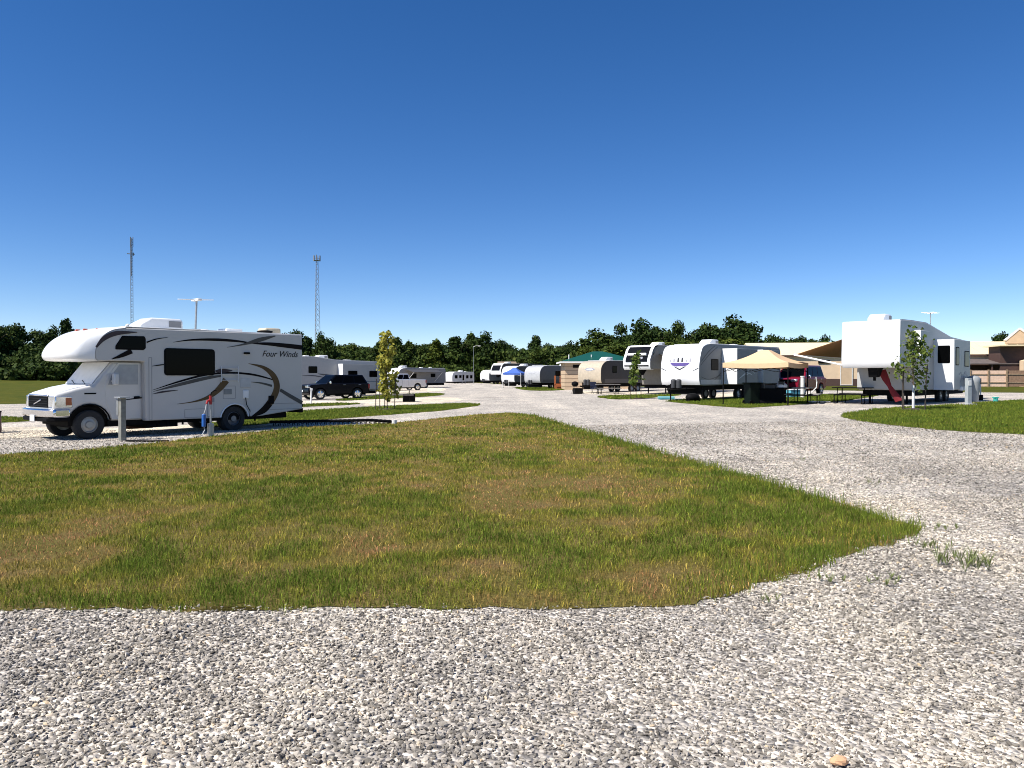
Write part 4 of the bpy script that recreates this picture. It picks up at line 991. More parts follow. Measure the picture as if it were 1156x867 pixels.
def tree_proto(kind, seed):
    """one tree 12 m high; crown shapes differ by kind"""
    rg = np.random.default_rng(seed); h = 12.0
    bl = []
    if kind == 'round':
        w = 9.5
        for i in range(18):
            a = rg.uniform(0, 2 * PI); z = rg.uniform(.2, .9); rad = w * .5 * math.sqrt(max(.05, 1 - ((z - .5) / .5) ** 2)) * rg.uniform(.35, .8)
            s = rg.uniform(1.4, 2.4); bl.append((math.cos(a) * rad, math.sin(a) * rad, z * h - .4, s, s, s * .85))
        bl += [(0, 0, 6.5, 3.2, 3.2, 4.2), (0, 0, 4, 3.0, 3.0, 2.5)]
    elif kind == 'tall':
        w = 5.6
        for i in range(14):
            z = .16 + .78 * i / 13; a = rg.uniform(0, 2 * PI); rad = w * .30 * (1.15 - z) * rg.uniform(.5, 1.3)
            s = (1.0 + 1.1 * (1 - z)) * rg.uniform(.7, 1.15); bl.append((math.cos(a) * rad, math.sin(a) * rad, z * h, s, s, s * 1.1))
    elif kind == 'spread':
        w = 11
        for i in range(17):
            a = rg.uniform(0, 2 * PI); z = rg.uniform(.4, .88); rad = w * .5 * rg.uniform(.15, .85) * math.sqrt(max(.1, 1 - ((z - .55) / .5) ** 2))
            s = rg.uniform(1.4, 2.4); bl.append((math.cos(a) * rad, math.sin(a) * rad, z * h, s * 1.1, s * 1.1, s * .75))
        bl += [(0, 0, 6.0, 3.6, 3.6, 3.6), (0, 0, 3.6, 3.0, 3.0, 2.2)]
    else:
        w = 10
        for i in range(15):
            a = rg.uniform(0, 2 * PI); z = rg.uniform(.1, .8); rad = w * .46 * rg.uniform(.2, .9) * math.sqrt(max(.1, 1 - z * z))
            s = rg.uniform(1.3, 2.3); bl.append((math.cos(a) * rad, math.sin(a) * rad, z * h + .8, s, s, s * .85))
    return bl, w, h, rg
PROTO = {}
HOME = {}
for i, (kind, lm) in enumerate((('round', LEAF_DARK), ('tall', LEAF_DARK), ('spread', LEAF_DARK), ('bushy', LEAF_MID), ('round', LEAF_MID), ('tall', LEAF_MID), ('spread', LEAF_DARK), ('round', LEAF_DARK))):
    bl, w, h, rg = tree_proto(kind, 100 + i)
    cr = leaf_quads(bl, 9000, .42, rg, m=lm, shell=.55)
    tb = MB(); limb_tree(tb, h * .9, w, rg, .22)
    PROTO[i] = (cr, tb.build('trunk', BARK), w, h)
WID = 1.3
used = set()
def tree(px, ytop, d, wpx, k, label, group='trees along the edge of the field', rz=None):
    c = away(px, d); H = hgt(ytop, d) - c[2]; Wm = (1.6 if px > 660 and d < 200 else WID) * wpx / F * d
    cr, tr, w, h = PROTO[k]
    t = thing('tree', label, 'tree', c, random.uniform(0, 6.28), group)
    for src in (cr, tr):
        if k in used or False: o = src.copy(); COL.objects.link(o)
        else: o = src
        o.parent = t
    used.add(k)
    t.scale = (Wm / w, Wm / w, H / h)
    return t
TREES = [
 (-8, 357, 172, 46, 0, 'dark tree cut off by the left edge of the picture'),
 (14, 361, 180, 34, 7, 'broad dark tree second from the left edge above the green field'),
 (36, 371, 186, 34, 6, 'lower dark tree in the dip left of the motorhome'),
 (55, 366, 186, 30, 0, 'rounded dark tree above the front of the motorhome cab roof'),
 (75, 360, 165, 20, 1, 'slim dark tree rising just left of the white cab over nose'),
 (330, 369, 205, 28, 7, 'dark tree showing above the rear roof corner of the motorhome'),
 (347, 380, 215, 20, 1, 'small dark tree just right of the motorhome roof'),
 (365, 373, 196, 25, 0, 'rounded dark tree at the foot of the tapering lattice tower'),
 (386, 390, 225, 34, 3, 'low green bushy tree right of the tapering lattice tower'),
 (404, 388, 215, 34, 4, 'low rounded green tree above the grey fifth wheel roof'),
 (428, 385, 205, 22, 1, 'narrow dark tree behind the left half of the yellow sapling'),
 (447, 381, 195, 24, 1, 'narrow dark tree behind the right half of the yellow sapling'),
 (463, 386, 200, 20, 5, 'narrow green tree above the silver pickup bed'),
 (478, 391, 205, 22, 3, 'low bushy tree left of the small white house'),
 (491, 384, 192, 24, 5, 'green tree left of the lone white trailer at the road end'),
 (502, 390, 215, 22, 7, 'short dark tree between two taller ones above the lone white trailer'),
 (515, 380, 196, 28, 1, 'pointed dark tree directly above the lone white trailer'),
 (530, 377, 200, 24, 5, 'pointed green tree behind the far light pole'),
 (545, 373, 198, 36, 0, 'tallest rounded tree at the end of the gravel road'),
 (560, 380, 200, 24, 7, 'dark tree on the right shoulder of the tallest road end tree'),
 (577, 395, 260, 40, 6, 'distant low dark tree above the blue canopy'),
 (592, 393, 250, 26, 2, 'distant flat dark tree left of the lone poplar'),
 (604, 379, 188, 19, 1, 'poplar like dark tree standing alone above the silver fronted trailer'),
 (621, 387, 200, 30, 6, 'dark spreading tree left of the green roof'),
 (638, 384, 205, 30, 0, 'rounded dark tree above the left corner of the green roof'),
 (655, 382, 210, 26, 2, 'dark flat topped tree above the left slope of the green roof'),
 (675, 369, 195, 44, 0, 'large rounded dark tree above the ridge of the green roof'),
 (699, 379, 205, 28, 7, 'dark tree in the gap between the two big rounded groups'),
 (716, 364, 186, 30, 2, 'broad dark tree left half of the group above the black fronted trailer'),
 (735, 358, 184, 44, 0, 'tall broad dark tree topping the group above the black fronted trailer'),
 (755, 370, 190, 26, 7, 'dark tree in the saddle left of the purple logo trailer air conditioner'),
 (769, 361, 178, 28, 6, 'dark tree above the white front with the purple logo'),
 (787, 364, 182, 30, 0, 'rounded dark tree above the air conditioner of the purple logo trailer'),
 (806, 362, 182, 32, 7, 'dark tree just left of the highest crown on the right'),
 (829, 353, 170, 44, 0, 'highest rounded dark tree left of the cream roofed hall'),
 (846, 366, 182, 22, 6, 'dark tree on the right shoulder of the highest crown'),
 (866, 377, 245, 30, 2, 'distant dark tree above the left end of the cream roof'),
 (884, 376, 245, 28, 7, 'distant dark tree above the middle of the cream roof'),
 (904, 378, 250, 26, 6, 'distant dark tree above the cream roof near the awning'),
 (925, 377, 248, 28, 0, 'distant dark tree above the cream roof beside the white fifth wheel'),
 (1129, 371, 118, 17, 7, 'dark tree peeking over the cream roof left of the small gable'),
 (610, 395, 150, 34, 3, 'leafy mid green tree behind the silver fronted trailer'),
 (660, 391, 140, 38, 3, 'lighter green bushy tree just left behind the green roof'),
 (712, 387, 140, 44, 4, 'lighter green rounded tree behind the roof of the black fronted trailer'),
 (750, 385, 140, 44, 3, 'lighter green bushy tree above the nose of the purple logo trailer'),
 (788, 385, 142, 44, 4, 'lighter green rounded tree behind the purple logo trailer roof'),
 (822, 382, 140, 46, 3, 'lighter green bushy tree beside the left gable of the hall'),
]
for a in TREES: tree(*a)

def undergrowth(name, label, strips, seed):
    rg = np.random.default_rng(seed); bl = []
    for x0, x1, yt, d, n in strips:
        for i in range(n):
            px = rg.uniform(x0, x1); dd = d * rg.uniform(.93, 1.05); c = away(px, dd); H = (hgt(yt, dd) - c[2]) * rg.uniform(.7, 1.05)
            r = rg.uniform(2.2, 4.2); k = 0
            while k < H - .6:
                bl.append((c[0] + rg.normal() * 1.2, c[1] + rg.normal() * 1.2, min(k + 1.2, H - 1.2), r * rg.uniform(.7, 1.1), r, 1.5)); k += 1.6
    o = leaf_quads(bl, len(bl) * 260, .62, rg, name=name, m=LEAF_DARK, shell=.5)
    tag(o, label, 'undergrowth', kind='stuff'); return o
undergrowth('field_undergrowth', 'dense green undergrowth along the far side of the left field', [(-70, 135, 386, 178, 46), (-70, 135, 397, 165, 34), (-70, 130, 408, 158, 26)], 5)
undergrowth('road_undergrowth', 'dark green undergrowth at the end of the gravel road and behind the trailers', [(325, 470, 396, 205, 34), (482, 600, 396, 205, 34), (340, 600, 412, 195, 34), (595, 850, 392, 175, 60), (595, 840, 402, 160, 40), (840, 960, 384, 250, 30)], 6)
undergrowth('far_wood', 'distant dark wood beyond the campground', [(330, 960, 390, 300, 110)], 9)

def sapling(px, py, H, z0, w, n, leaf, m, label, seed, guard=None, tall=False):
    rg = np.random.default_rng(seed); c = at(px, py)
    t = thing('sapling', label, 'tree', c)
    b = MB(); pts = [(0, 0, -.05), (.01, .0, H * .3), (-.02, .01, H * .6), (.0, 0, H * .95)]
    b.tube(pts, [.03, .027, .018, .006], 7)
    bl = []
    for i in range(16 if not tall else 20):
        f = i / (15 if not tall else 19); z = z0 + (H - z0) * f * .96; a = rg.uniform(0, 2 * PI)
        R = w / 2 * (1 - f) ** (.5 if tall else .85) * rg.uniform(.35, 1.0) + .05
        x, y = math.cos(a) * R * .75, math.sin(a) * R * .75
        b.tube([(0, 0, max(.3, z - .35)), (x * .6, y * .6, z - .1), (x, y, z)], [.012, .008, .004], 5)
        s = w * rg.uniform(.12, .2); bl.append((x, y, z, s, s, s * 1.15))
    b.build('trunk', BARK, t)
    leaf_quads(bl, n, leaf, rg, t, m=m, shell=.6)
    if guard: MB().cyl((0, 0, .02), (0, 0, guard), .05, .045, 10).build('trunk_guard', mat('white_tree_guard', (.72, .71, .68), .5), t)
    MB().lathe([(.45, 0), (.42, .03), (.2, .06), (.02, .07)], (0, 0, .012), 'Z', 18).build('mulch', mat('dark_mulch', (.045, .03, .022), .95, var=.5, scale=25), t)
    return c
def stakes(c, offs, h, label, group):
    for i, (x, y, l) in enumerate(offs):
        b = MB().tube([(0, 0, -.1), (l * .3, 0, h * .5), (l, 0, h)], .022, 6).box((l * .8, 0, h * .8), (.07, .06, .03))
        o = b.build('tree_stake', DARKW(), bevel=0); o.location = (c[0] + x, c[1] + y, c[2])
        tag(o, label, 'stake', group)
c = sapling(437, 463, 3.75, .75, 1.5, 1150, .13, LEAF_YEL, 'young tree with yellow leaves and wide straggly foot left of the gravel road', 21, tall=True)
stakes(c, [(-.55, .0, .05), (-.18, .45, -.03), (.38, -.15, .06), (-.4, .3, .0)], 1.5, 'dark slender stake around the yellow leaved sapling', 'stakes around the yellow sapling')
c = sapling(718, 450.5, 2.85, 1.0, 1.2, 420, .16, LEAF_SAP, 'small dark green sapling in front of the dark fronted fifth wheel', 22)
stakes(c, [(-.35, .1, .03), (.3, -.1, -.03)], 1.0, 'dark stake beside the sapling before the dark fronted fifth wheel', 'stakes around the dark sapling')
c = sapling(1031, 463, 2.95, 1.0, 2.5, 560, .12, LEAF_SAP, 'green sapling with white trunk guard on the right grass island', 23, guard=.95)
stakes(c, [(-.45, -.05, .04), (-.30, .12, -.05), (.45, .0, .08)], 1.75, 'tall dark stake around the sapling with the white trunk guard', 'stakes around the right sapling')

# ------------------------------------------------------------------ buildings
TAN = mat('tan_board_siding', (.58, .42, .27), .7, var=.08, scale=2)
TANP = mat('pale_tan_siding', (.72, .53, .35), .7, var=.08, scale=2)
BRN = mat('dark_brown_trim', (.075, .04, .03), .7, var=.15)
CRM = mat('cream_metal_roof', (.80, .66, .41), .5, var=.05, scale=.6)
TRIM = mat('white_trim', (.75, .73, .70), .5)
def hall():
    a = (.988, -.158); E0 = (26.4, 85.0)
    t = thing('hall', 'long tan hall with cream metal roof and dark base behind the awning', 'building', (E0[0], E0[1], gh(E0[0])), a)
    L = 44; D = 10; he = 3.35; hr = 5.0
    MB().prism([(0, 0), (0, he), (D / 2, hr - .12), (D, he), (D, 0)], .25, L, 'X').build('wall', TANP, t, smooth=0)
    rf = MB().prism([(-.2, he - .04), (-.2, he + .08), (D / 2, hr), (D + .2, he + .08), (D + .2, he - .04), (D / 2, hr - .12)], 0, L + .3, 'X').build('roof', CRM, t, smooth=0)
    rb = MB()
    for i in range(0, 45, 1): rb.box((i + .5, D / 4 - .1, (he + .08 + hr) / 2 + .02), (.04, D / 2 + .2, .03), rx=math.atan2(hr - he - .08, D / 2 + .2))
    rb.build('roof_rib', CRM, rf, smooth=0)
    MB().box((L / 2, -.225, he + .01), (L + .4, .05, .18)).build('fascia', BRN, t)
    MB().box((L / 2 + .2, -.03, .42), (L - .2, .07, .85)).build('base_band', BRN, t)
    for x0, x1, z0, z1 in ((9.3, 10.5, .25, .95),):
        w = MB()
        for x in (x0, x1): w.box((x, -.09, 1.3), (.07, .05, 2.3))
        w.box(((x0 + x1) / 2, -.09, .2), (1.2, .05, .07)).box(((x0 + x1) / 2, -.09, 2.45), (1.2, .05, .07)).build('door_frame', TRIM, t)
        MB().box(((x0 + x1) / 2, -.075, 1.3), (1.12, .02, 2.2)).build('door', TAN, t)
    for x in (3.2, 7.6, 13.5): window(t, -.0, x, x + 1.2, 2.45, 2.95, axis='X') if False else MB().box((x, -.06, 2.7), (1.2, .06, .35)).build('window', GLASS(), t)
    # lean-to porch at its right half
    po = MB().prism([(-.4, 2.95), (-3.6, 2.45), (-3.6, 2.35), (-.4, 2.85)], 14.3, 30, 'X').build('porch_roof', mat('grey_brown_shingles', (.12, .095, .085), .85, var=.25, scale=3), t, smooth=0)
    for x in (16, 19.5, 23, 26.5, 29.8): MB().box((x, -3.4, 1.2), (.14, .14, 2.4)).build('porch_post', BRN, t)
    MB().box((22, -.06, 1.6), (15, .05, 2.3)).build('porch_shade_panel', BRN, t)  # dark sheet standing in for the shade under the porch
    # gabled parapet on the ridge
    MB().prism([(27.4, 4.7), (27.4, 5.1), (28.8, 6.25), (30.2, 5.1), (30.2, 4.7)], 3.6, 4.0).build('dormer', TAN, t, smooth=0)
    MB().prism([(28.7, 6.22), (28.8, 6.42), (30.5, 5.0), (30.3, 4.95)], 3.5, 4.1).prism([(28.7, 6.24), (28.75, 6.36), (27.25, 5.1), (27.35, 5.02)], 3.55, 4.05).build('dormer_trim', TRIM, t, smooth=0)
hall()
def pavilion():
    c = away(1163, 77)
    t = thing('pavilion', 'brown gabled pavilion with tan wall at the right edge of the picture', 'building', c, (.988, -.158))
    MB().prism([(-2.6, 0), (-2.6, 4.05), (4, 4.05), (4, 0)], .4, 3).build('back_wall', BRN, t, smooth=0)
    MB().prism([(-.9, 0), (-.9, 2.6), (1.6, 3.35), (4, 2.6), (4, 0)], -.6, .2).build('front_wall', TANP, t, smooth=0)
    MB().prism([(-3.0, 4.06), (4.3, 4.06), (4.3, 4.2), (-3, 4.2)], -.5, 3.4).build('roof', CRM, t, smooth=0)
    MB().box((-.55, -.62, 1.9), (.1, .06, .15)).build('wall_lamp', BLACK(), t)
pavilion()
def fence():
    t = thing('wooden_fence', 'wooden board fence before the cream roofed hall at right', 'fence', away(1095, 75), (.985, -.17))
    pale = mat('sunlit_fence_boards', (.74, .52, .38), .8, var=.15, scale=5); dark = mat('shaded_fence_boards', (.26, .16, .10), .85, var=.25, scale=5)  # one fence: sunlight and shade are put into two board colours
    x = 0
    for i in range(5):
        w = 1.62; m = pale if i < 2 else dark
        b = MB()
        for k in range(11): b.box((x + .08 + k * .147, 0, .84 + (k % 2) * .006), (.142, .03, 1.55))
        p = b.build('fence_panel', m, t, smooth=0)
        if i < 2: p['label'] = 'boarded fence panel painted pale as if sunlit'
        MB().box((x + w / 2, -.04, 1.25), (w, .05, .11)).box((x + w / 2, -.04, .45), (w, .05, .11)).build('rail', WOOD(), p)
        x += w
    for i in range(6): MB().box((i * 1.62, -.07, .85), (.13, .11, 1.72)).build('post', WOOD(), t)
fence()
def bathhouse():
    c = away(637.5, 80); t = thing('bathhouse', 'small tan building with green hipped metal roof behind the beige fronted trailer', 'building', c, (1, 0))
    W, D, he, hr = 7.6, 6.5, 2.95, 4.1
    b = MB().box((W / 2, D / 2, he / 2), (W, D, he)).build('wall', TAN, t, smooth=0)
    s = MB()
    for z in np.arange(.35, 2.9, .42): s.box((W / 2, -.006, z), (W + .02, .02, .035)).box((-.006, D / 2, z), (.02, D, .035))
    s.build('siding_joint', mat('dark_joint', (.25, .17, .11), .8), b, smooth=0)  # darker brown strips along the board joints
    o = .45; r = MB(); q = [(-o, -o, he), (W + o, -o, he), (W + o, D + o, he), (-o, D + o, he), (D / 2, D / 2, hr), (W - D / 2, D / 2, hr)]
    v = [r.bm.verts.new(p) for p in q]
    for f in ((0, 1, 5, 4), (1, 2, 5), (2, 3, 4, 5), (3, 0, 4), (3, 2, 1, 0)): r.bm.faces.new([v[i] for i in f])
    bmesh.ops.recalc_face_normals(r.bm, faces=r.bm.faces)
    rf = r.build('roof', mat('green_metal_roof', (.009, .075, .044), .35, var=.1, scale=2), t, smooth=0)
    for x, y in ((.5, .9), (2.9, 1.2)): MB().cyl((x, y, he + .2), (x, y, he + .75), .06, n=8).build('vent_pipe', TRIM, rf)
    MB().box((W / 2, -o - .02, he - .08), (W + 2 * o + .06, .05, .17)).box((-o - .02, D / 2, he - .08), (.05, D + 2 * o, .17)).build('fascia', TRIM, t)
    MB().box((1.5, -.03, 2.45), (1.3, .05, .3)).build('vent', BLACK(), t)
bathhouse()
def deck():
    c = at(624.5, 439); c = (c[0], 86.0, c[2]); c = away(624.5, 86)
    t = thing('wooden_deck', 'orange stained wooden deck with railing and steps beside the tan building', 'deck', c, (1, 0))
    m = mat('orange_stained_wood', (.34, .10, .03), .7, var=.25, scale=9)
    MB().box((1.2, 1.0, .55), (2.0, 1.8, .08)).build('platform', m, t)
    for x in (.25, 1.2, 2.15):
        for y in (.15, 1.85): MB().box((x, y, .75), (.1, .1, 1.5)).build('post', m, t)
    r = MB()
    for z in (.8, 1.0, 1.2, 1.42): r.box((1.5, 1.87, z), (1.4, .04, .12)).box((2.17, 1.0, z), (.04, 1.7, .12))
    r.box((1.75, .13, 1.42), (.9, .05, .12)).box((1.75, .13, 1.0), (.9, .05, .1))
    r.build('railing', m, t)
    for k in range(3): MB().box((.7, -.15 - k * .28, .45 - k * .17), (.9, .28, .05)).build('step', m, t)
    MB().box((1.2, .08, .27), (2.0, .05, .5)).build('skirt_board', m, t)
deck()
c = away(575, 165); t = thing('storage_shed', 'long tan roofed shed half hidden behind the far trailers', 'building', c, (1, 0))
MB().box((-.1, 2, 1.9), (4.6, 4, 3.8)).build('wall', mat('shed_brown_wall', (.22, .14, .09), .8), t, smooth=0)
MB().prism([(-2.6, 3.8), (2.6, 3.8), (2.5, 4.6), (-2.5, 4.6)], -.4, 4.4).build('roof', mat('tan_shed_roof', (.55, .42, .30), .6), t, smooth=0)
c = away(475, 238); t = thing('farmhouse', 'small white house glimpsed through the trees above the silver pickup', 'building', c, (1, 0))
MB().box((0, 3, 2.4), (4.2, 6, 4.8)).build('wall', mat('white_house_wall', (.6, .6, .58), .7), t, smooth=0)
MB().prism([(-.4, 4.8), (3, 6.2), (6.4, 4.8)], -2.4, 2.4, 'X').build('roof', mat('pale_house_roof', (.55, .55, .53), .6), t, smooth=0)
for x in (-1.2, .9): MB().box((x, -.02, 3.3), (.9, .06, 1.2)).build('window', GLASS(), t)

# ------------------------------------------------------------------ masts and lamps
STEEL = mat('grey_mast_steel', (.24, .25, .27), .5, metal=.3)
def lattice(name, label, px, ytop, d, wb, wt, nleg, bays, extra):
    c = away(px, d); H = hgt(ytop, d) - c[2]
    t = thing(name, label, 'mast', c, .4)
    P = lambda k, f: (math.cos(k * 2 * PI / nleg) * (wb + (wt - wb) * f) / 2, math.sin(k * 2 * PI / nleg) * (wb + (wt - wb) * f) / 2, H * f)
    for k in range(nleg): MB().tube([P(k, 0), P(k, 1)], (.075), 5).build('leg', STEEL, t)
    br = MB()
    for i in range(bays):
        for k in range(nleg):
            br.tube([P(k, i / bays), P((k + 1) % nleg, (i + 1) / bays)], .035, 4).tube([P((k + 1) % nleg, i / bays), P(k, (i + 1) / bays)], .035, 4)
    br.build('bracing', STEEL, t)
    extra(t, H)
def m1(t, H):
    a = MB()
    for k in range(3): a.tube([(.5 * math.cos(k * 2.1), .5 * math.sin(k * 2.1), H - 3), (.5 * math.cos(k * 2.1), .5 * math.sin(k * 2.1), H + .3)], .13, 6)
    a.build('antenna', STEEL, t)
    MB().tube([(-1.3, -.3, H - 5.4), (1.0, .3, H - 5.4)], .16, 6).tube([(.6, .2, H - 5.9), (.6, .2, H - 4.9)], .2, 6).build('cross_arm', STEEL, t)
    MB().tube([(0, -.1, H), (0, -.1, H - 13)], .14, 6).build('feed_cable', STEEL, t)
    MB().sphere((-1.1, -.6, H - 30), (.9, .7, .9), 12, 8).build('dish', mat('white_dish', (.6, .62, .64), .5), t)
lattice('radio_mast', 'thin lattice radio mast with a white dish above the motorhome', 149, 269, 262, .95, .9, 3, 26, m1)
def m2(t, H):
    for k in range(3):
        a = k * 2.09 + .3; x, y = math.cos(a) * 1.3, math.sin(a) * 1.3
        MB().box((x, y, H - .9), (.4, .4, 2.2), rz=a).tube([(0, 0, H - .9), (x, y, H - .9)], .08, 5).build('antenna_panel', STEEL, t)
    MB().lathe([(.9, -.1), (1.1, .1)], (0, 0, H - 1.9), 'Z', 12).build('platform', STEEL, t)
lattice('cell_tower', 'tapering lattice cell tower right of the motorhome', 358, 289, 300, 3.2, .9, 3, 24, m2)
def lamp(px, ytop, d, label):
    c = away(px, d); H = hgt(ytop, d) - c[2]; t = thing('street_lamp', label, 'lamp post', c)
    MB().cyl((0, 0, 0), (0, 0, H), .045, .03, 8).build('pole', GREYM(), t)
    MB().tube([(0, 0, H - .1), (.5, 0, H + .1), (1.1, 0, H + .1)], .04, 6).build('arm', GREYM(), t)
    MB().box((1.2, 0, H + .06), (.6, .35, .14)).build('lamp_head', TRIM, t, bevel=.05)
lamp(534.5, 391, 160, 'pale lamp post before the tall trees at the road end')

# ------------------------------------------------------------------ canopies
def canopy(name, label, c, ax, size, he, hp, cloth, leg, peak=.12):
    t = thing(name, label, 'canopy', (c[0], c[1], gh(c[0])), ax); h = size / 2
    b = MB(); lo = [(-h, -h), (h, -h), (h, h), (-h, h)]
    n = 6
    for i in range(4):
        p, q = lo[i], lo[(i + 1) % 4]
        def f(u, v, p=p, q=q):
            x = p[0] + (q[0] - p[0]) * u; y = p[1] + (q[1] - p[1]) * u; k = 1 - v * (1 - peak)
            z = he + (hp - he) * v + math.sin(PI * u) * -.05 * (1 - v)
            z -= .10 * math.sin(PI * v) 
            return (x * k, y * k, z)
        b.grid(f, 8, 8)
    b.poly([(x * peak, y * peak, hp) for x, y in lo])
    fab = b.build('roof_cloth', cloth, t, smooth=25)
    v = MB()
    for i in range(4):
        p, q = lo[i], lo[(i + 1) % 4]
        v.grid(lambda u, w, p=p, q=q: (p[0] + (q[0] - p[0]) * u, p[1] + (q[1] - p[1]) * u, he - .05 * math.sin(PI * u) - w * .22), 8, 1)
    v.build('valance', cloth, t, smooth=0)
    for x, y in lo:
        l_ = MB().box((x * .985, y * .985, he / 2), (.045, .045, he)).build('leg', leg, t)
        MB().box((x * .985, y * .985, .012), (.14, .14, .02)).build('foot', leg, l_)
    fr = MB()
    for i in range(4):
        p, q = lo[i], lo[(i + 1) % 4]; m_ = ((p[0] + q[0]) / 2, (p[1] + q[1]) / 2)
        for e in (p, q): fr.tube([(e[0] * .97, e[1] * .97, he - .08), (m_[0] * .97, m_[1] * .97, he - .42)], .014, 5).tube([(e[0] * .97, e[1] * .97, he - .42), (m_[0] * .97, m_[1] * .97, he - .08)], .014, 5)
        fr.tube([(p[0] * .95, p[1] * .95, he - .1), (0, 0, hp - .06)], .014, 5)
    fr.build('frame', leg, t)
canopy('canopy_tent', 'tan pop up canopy on thin dark legs beside the grey trailer', (12.25, 37.2), (.8, -.6), 3.1, 1.98, 2.60, mat('tan_canopy_cloth', (.66, .45, .26), .8, var=.05), BLACK())
canopy('canopy_tent', 'small blue canopy with white legs among the far trailers', ((581 - CX) / F * 103, 101), (.9, -.3), 2.5, 1.95, 2.65, mat('blue_canopy_cloth', (.05, .12, .42), .7, var=.05), TRIM)

# ------------------------------------------------------------------ tables, grills, camp things
TABM = mat('grey_table_top', (.24, .22, .20), .7, var=.3)
def picnic_table(label, c, rz, top=None, L=1.85):
    t = thing('picnic_table', label, 'table', (c[0], c[1], gh(c[0]) + .01), rz, 'metal framed picnic tables on the pads')
    b = MB()
    for k in range(4): b.box((0, -.28 + k * .19, .745), (L, .175, .04))
    b.build('table_top', top or TABM, t, smooth=0)
    for s in (1, -1):
        MB().box((0, s * .68, .45), (L, .25, .04)).build('bench', top or TABM, t, smooth=0)
        MB().tube([(s * L * .36, -.72, .43), (s * L * .36, -.72, .03), (s * L * .36, -.3, .03), (s * L * .36, -.3, .72)], .025, 6).tube([(s * L * .36, .72, .43), (s * L * .36, .72, .03), (s * L * .36, .3, .03), (s * L * .36, .3, .72)], .025, 6).tube([(s * L * .36, -.72, .40), (s * L * .36, .72, .40)], .025, 6).build('leg_frame', CHASSIS(), t)
picnic_table('grey picnic table standing right of the yellow leaved sapling', (-7.1, 48.2), .15)
picnic_table('grey picnic table in front of the beige fronted trailer', ((687 - CX) / F * 60, 60.5), .1)
picnic_table('grey picnic table at the right foot of the tan canopy', (13.95, 37.0), 1.1)
picnic_table('dark picnic table under the nose of the white fifth wheel trailer', (15.9, 35.9), -.75, BLACK(), 1.7)

def fire_box(label, c, rz, w=.62, h=.42):
    t = thing('fire_ring', label, 'fire pit', (c[0], c[1], gh(c[0]) + .01), rz, 'black steel fire boxes on the pads')
    b = MB()
    for s in (1, -1): b.box((s * w / 2, 0, h / 2), (.02, w, h)).box((0, s * w / 2, h / 2), (w, .02, h))
    b.build('fire_pan', CHASSIS(), t)
    g = MB()
    for k in range(7): g.tube([(-w / 2, -w / 2 + .05 + k * (w - .1) / 6, h + .012), (w / 2, -w / 2 + .05 + k * (w - .1) / 6, h + .012)], .01, 5)
    g.build('grate', BLACK(), t)
    MB().box((0, 0, .08), (w - .06, w - .06, .12)).build('ash', mat('grey_ash', (.06, .058, .055), .95), t)
fire_box('black steel fire box on the pale pad beside the sapling picnic table', (-6.5, 48.6), .2, .72, .46)
fire_box('black steel fire box in front of the beige fronted trailer', ((652 - CX) / F * 62.5, 62.5), .2, .62, .45)
def bbq(label, c, rz, kettle=True):
    t = thing('barbecue', label, 'grill', (c[0], c[1], gh(c[0]) + .01), rz)
    MB().sphere((0, 0, .78), (.29, .29, .2), 18, 10).build('bowl', BLACK(), t)
    MB().lathe([(.295, 0), (.27, .12), (.15, .2), (.02, .23)], (0, 0, .79), 'Z', 18).build('lid', mat('white_enamel_lid', (.7, .7, .69), .3) if kettle else BLACK(), t)
    for k in range(3):
        a = k * 2.09 + .4; MB().tube([(.15 * math.cos(a), .15 * math.sin(a), .62), (.33 * math.cos(a), .33 * math.sin(a), .0)], .014, 6).build('leg', BLACK(), t)
bbq('kettle grill with pale lid under the right side of the tan canopy', (12.9, 36.9), 0)
bbq('black kettle grill on the pad before the beige fronted trailer', ((650 - CX) / F * 62.8, 63.6), 0, False)
c = (11.55, 37.1)
t = thing('trash_can', 'dark green wheeled trash can under the tan canopy', 'bin', (c[0], c[1], gh(c[0]) + .012), .3)
MB().prism([(-.24, 0), (.24, 0), (.30, .98), (-.30, .98)], -.27, .27).build('bin_body', mat('dark_green_plastic', (.004, .009, .006), .6, spec=.15), t, bevel=.03)
MB().box((0, 0, 1.01), (.68, .62, .06)).build('lid', mat('dark_green_plastic', (.004, .009, .006), .6, spec=.15), t, bevel=.02)
for s in (1, -1): MB().cyl((-.22, s * .25, .1), (-.22, s * .31, .1), .1, n=14).build('wheel', BLACK(), t)
def chair(label, c, rz, m):
    t = thing('camp_chair', label, 'chair', (c[0], c[1], gh(c[0]) + .012), rz, 'folding camp chairs around the pads')
    MB().box((0, 0, .42), (.5, .5, .04)).build('seat', m, t)
    MB().box((-.27, 0, .70), (.04, .52, .52), ry=-.2).build('backrest', m, t)
    for x in (.22, -.22):
        for y in (.23, -.23): MB().tube([(x, y, .0), (-x * .7, y, .43)], .014, 5).build('leg', BLACK(), t)
    for y in (.28, -.28): MB().box((0, y, .6), (.5, .05, .03)).build('armrest', BLACK(), t)
NAVY = mat('navy_chair_cloth', (.015, .02, .05), .85); BLK = mat('black_chair_cloth', (.015, .015, .016), .85)
chair('black folding chair at the left under the tan canopy', (12.2, 38.0), 2.4, BLK)
chair('black folding chair facing the grill at the back of the tan canopy', (13.0, 38.1), -2.2, BLK)
chair('navy folding chair beside the picnic table before the beige trailer', ((671.5 - CX) / F * 61.5, 61.5), -1.2, NAVY)
